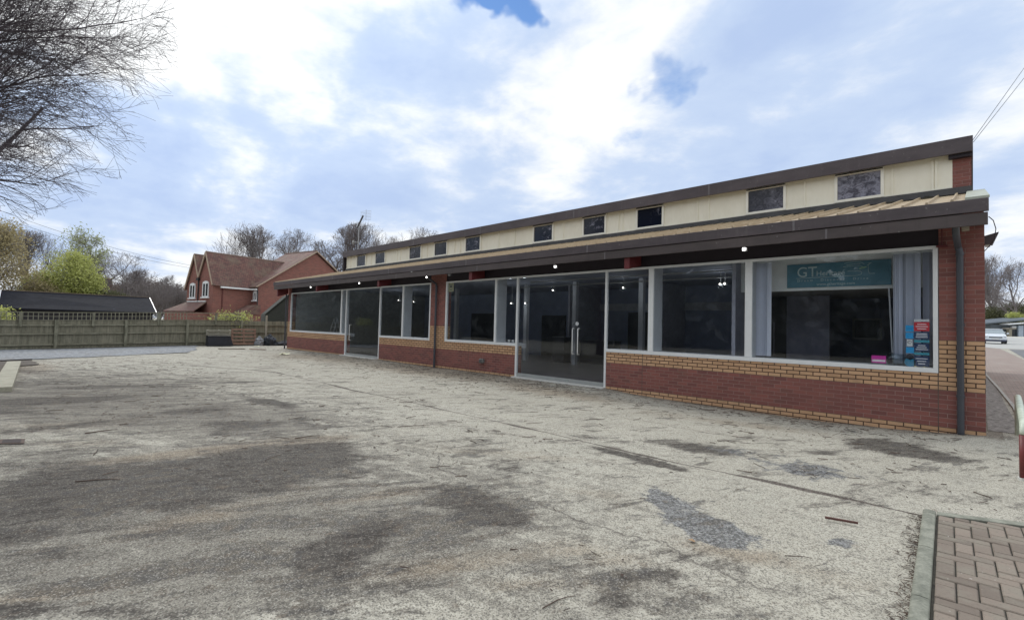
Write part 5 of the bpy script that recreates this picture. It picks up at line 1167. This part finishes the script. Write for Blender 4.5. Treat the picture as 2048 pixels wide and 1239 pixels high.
# ------------------------------------------------------------------ wires, aerial
def wire(name, a, b_, sag, r_, label, grp=None):
    pts = [a.lerp(b_, k/14)-Vector((0, 0, sag*4*(k/14)*(1-k/14))) for k in range(15)]; tag(MB().tube(pts, r_, 5).build(name, M['black']), label, 'cable', grp)
wire('overhead_wire', at(-60, 398, 34), at(392, 532, 50), .55, .012, 'upper of the two wires sloping down to the brick house', 'wires on the left')
wire('overhead_wire', at(-60, 412, 34), at(392, 537, 50), .55, .012, 'lower of the two wires sloping down to the brick house', 'wires on the left')
wire('overhead_wire', at(1945, 281, 9.95), at(2330, -265, 26), .05, .006, 'upper of the two wires leaving the roof corner on the right', 'wires on the right')
wire('overhead_wire', at(1947, 284, 9.95), at(2345, -225, 26), .05, .006, 'lower of the two wires leaving the roof corner on the right', 'wires on the right')
def aerial():
    b_ = onY(716, 500, 6.0); top = onY(721, 452, 6.0)
    t_ = thing('tv_aerial', (b_.x, b_.y, 5.3), 'television aerial on a mast above the left end of the clerestory roof', 'aerial')
    x, y, z = b_.x, b_.y, top.z
    MB().tube([(x, y, 5.3), (x, y, z)], .035, 8).build('mast', M['greymetal'], t_)
    s = .032; mb = MB(); bz = z+.05; mb.bar((x-.2, y, bz-.1), (x+.9, y-.2, bz+.55), .09); mb.build('boom', simple('dark aerial boom', (.07, .07, .08), .5), t_)
    mb = MB()
    for k in range(7): f = k/6; c = Vector((x+.3+.75*0, y, bz)); zz = bz+.3+f*.62; mb.tube([(x+.45, y-.15, zz), (x+1.1, y+.3, zz+.04)], .010, 4)
    mb.tube([(x+.85, y+.05, bz+.3), (x+.85, y+.05, bz+1.05)], .012, 4); mb.build('elements', M['greymetal'], t_)
    mb = MB(); q = onY(705, 484, 6.0); mb.lathe((q.x, q.y, q.z), [(0, 0), (.16, .04), (.15, .06), (0, .02)], 16, 'Y'); mb.bar((q.x, q.y, q.z), (x, y, q.z-.1), .05); mb.build('dish', simple('dish grey', (.3, .29, .27), .5), t_)
aerial()

# ------------------------------------------------------------------ right hand background: car, garages
def car(loc, rz, paint, label):
    t_ = thing('parked_car', loc, label, 'car', 'cars at the far end of the road', rz)
    L_ = lambda nm, mb, mat, par=t_, **k: local(par, nm, mb, mat, **k)
    # body as rounded cross sections along x (front at x = -2.2), widths from side profile
    prof = [(-2.22, .42, .30, .72), (-2.12, .78, .24, .86), (-1.6, .88, .22, .98), (-1.0, .92, .22, 1.05), (0, .93, .22, 1.06), (1.2, .93, .22, 1.06), (2.0, .88, .24, 1.04), (2.2, .78, .32, .98)]
    mb = MB(); rings = []
    for x, hw, z0, z1 in prof:
        ring = [(x, -hw*.92, z0), (x, -hw, z0+.15), (x, -hw, z0+(z1-z0)*.65), (x, -hw*.93, z1-.06), (x, -hw*.8, z1), (x, hw*.8, z1), (x, hw*.93, z1-.06), (x, hw, z0+(z1-z0)*.65), (x, hw, z0+.15), (x, hw*.92, z0)]
        rings.append([mb.vert(p) for p in ring])
    for a, b_ in zip(rings, rings[1:]):
        for k in range(10): mb.face((a[k], a[(k+1) % 10], b_[(k+1) % 10], b_[k]))
    mb.face(rings[0]); mb.face(rings[-1]); L_('body', mb, paint, smooth=False, bevel=.03)
    mb = MB(); cab = [(-1.05, .82, 1.05), (-.35, .66, 1.50), (.9, .66, 1.54), (1.75, .70, 1.45), (2.1, .82, 1.03)]; rings = [[mb.vert((x, -hw, z)), mb.vert((x, hw, z))] for x, hw, z in cab]
    bl = [mb.vert((x, s*.84, 1.0)) for s in (-1, 1) for x in (-1.05, 2.1)]
    for a, b_ in zip(rings, rings[1:]): mb.face((a[0], a[1], b_[1], b_[0]))
    mb.face([r[0] for r in rings]); mb.face([r[1] for r in rings]); L_('glasshouse', mb, simple('car glass', (.25, .3, .33), .08, .1))
    mb = MB(); mb.box(-.38, 1.8, -.67, .67, 1.50, 1.56); L_('roof', mb, paint, bevel=.03)
    mb = MB(); mb.box(-2.235, -2.15, -.5, .5, .60, .72); L_('grille', mb, M['black'], bevel=.02)
    mb = MB(); mb.box(-2.23, -2.05, -.82, .82, .24, .42); L_('bumper', mb, simple('dark bumper', (.04, .045, .08), .5), bevel=.03)
    mb = MB(); mb.box(-2.255, -2.236, -.26, .26, .44, .55); L_('number_plate', mb, simple('white plate', (.75, .75, .72), .4))
    for s in (-1, 1):
        mb = MB(); mb.box(-2.16, -2.02, min(s*.52, s*.80), max(s*.52, s*.80), .66, .78); L_('headlight', mb, simple('headlight lens', (.5, .52, .55), .1), bevel=.02)
        mb = MB(); mb.box(-.95, -.78, min(s*.93, s*1.1), max(s*.93, s*1.1), 1.02, 1.16); L_('mirror', mb, paint, bevel=.03)
        for x in (-1.4, 1.35):
            mb = MB(); mb.lathe((x, s*.78-.1, .33), [(0, 0), (.30, 0), (.33, .03), (.33, .17), (.30, .2), (0, .2)], 18, 'Y'); wh = L_('wheel', mb, M['black'])
            mb = MB(); mb.lathe((x, s*.78+(.1 if s > 0 else -.13), .33), [(0, 0), (.19, 0), (.19, .03), (0, .03)], 14, 'Y'); L_('rim', mb, M['greymetal'], wh)
    return t_
g = at(1987, 684, 1); d = pray(1987, 668)
dd = 52.0; P_ = CPOS+d*dd; z_ = float(gz(P_.x, P_.y)); az = math.atan2(CPOS.y-P_.y, CPOS.x-P_.x)
car((P_.x, P_.y, z_+.02), az+math.pi+R(4), simple('white car paint', (.68, .72, .76), .25, .03), 'white hatchback facing the camera on the road past the building')
d = pray(1984, 668); P2_ = CPOS+d*64; z2_ = float(gz(P2_.x, P2_.y)); car((P2_.x, P2_.y, z2_+.02), az+math.pi+R(12), simple('pale car paint', (.5, .52, .5), .3, .03), 'pale car mostly hidden behind the white hatchback')
def garages():
    D = 95.0; fo = Vector((fwd.x, fwd.y, 0)).normalized()
    def Q(px, py, dd=D): return at(px, py, dd)
    b0, b1 = Q(1985, 668), Q(2100, 668); zg = float(gz(b0.x, b0.y)); t_ = thing('garage_row', (b0.x, b0.y, zg), 'low grey garages with pale roof edge beyond the parked cars', 'garage')
    gm = simple('grey garage wall', (.13, .15, .165), .7, .1)
    def slabq(px0, px1, y0, y1, dd, th, mat, nm, par=t_): 
        a, b_, c, d_ = Q(px0, y1, dd), Q(px1, y1, dd), Q(px1, y0, dd), Q(px0, y0, dd); mb = MB(); mb.prism([a, b_, c, d_], fo*th); return mb.build(nm, mat, par)
    slabq(1982, 2100, 648, 676, D, 8, gm, 'wall')
    a, b_ = Q(1972, 648, D-1), Q(2100, 636, D-1); mb = MB(); mb.prism([a, b_, b_+Vector((0, 0, .25)), a+Vector((0, 0, .25))], fo*9); mb.build('roof', simple('dark garage roof', (.10, .12, .14), .6), t_)
    slabq(1996, 2030, 638, 645, D+9.5, 3, simple('pale garage roof', (.45, .43, .33), .8), 'rear_roof')
    slabq(2018, 2024, 656, 676, D-1.5, .5, simple('timber porch', (.3, .27, .2), .8), 'porch_post'); slabq(2013, 2033, 655, 658, D-1.5, .8, simple('porch lintel', (.3, .27, .22), .8), 'porch_lintel'); slabq(2017, 2029, 659, 675, D-.6, .3, M['black'], 'doorway')
    slabq(2037, 2047, 651, 674, D-.6, .3, simple('pale blue door', (.5, .58, .66), .5), 'pale_door'); slabq(2024, 2033, 652, 656, D-.5, .3, M['white'], 'window')
    mb = MB(); mb.prism([Q(2020, 647, D-2), Q(2100, 641, D-2), Q(2100, 643, D-2), Q(2020, 649, D-2)], fo*2); mb.build('canopy', M['white'], t_)
    k = MB(); a, b_ = Q(2006, 677.5, 80), Q(2120, 674.5, 80); k.prism([a, b_, b_+Vector((0, 0, -.6)), a+Vector((0, 0, -.6))], fo*14)
    tag(k.build('pavement', simple('pale pavement edge', (.5, .48, .42), .8)), kind='structure')
garages()

# ------------------------------------------------------------------ woodland added behind the viewer so the shop glass reflects dark
def wood():
    rng = np.random.default_rng(5); cs = []; mb = MB(); x = -150
    for i in range(3600): cs.append((rng.uniform(-150, 60), -36+rng.uniform(-2, 6), rng.uniform(1, 11.5)))
    me = leafmesh(cs, 26000, .6, (1.2, .8, 1.0), leafmat('pale wood edge', (.20, .22, .23), (.36, .38, .38)), 9)
    top = [(-150+i*2.1, 8.5+2.2*math.sin(i*.9)+1.5*math.sin(i*2.3)) for i in range(101)]
    mb.prism([(-150, -38, 0)]+[(x, -38, z) for x, z in top]+[(60, -38, 0)], (0, 5, 0)); mm = bpy.data.meshes.new('core'); mm.from_pydata(mb.v, [], mb.f)  # solid core added to close the sky gaps in the reflection
    bm = bmesh.new(); bm.from_mesh(me); bm.from_mesh(mm); bmesh.ops.recalc_face_normals(bm, faces=[f for f in bm.faces if len(f.verts) > 4]); bm.to_mesh(me); bm.free()
    o = bpy.data.objects.new('unseen_woodland', me); COL.objects.link(o)
    tag(o, 'unseen belt of trees added behind the viewer to darken the shop glass reflections', 'unseen_woodland', kind='stuff')
wood()
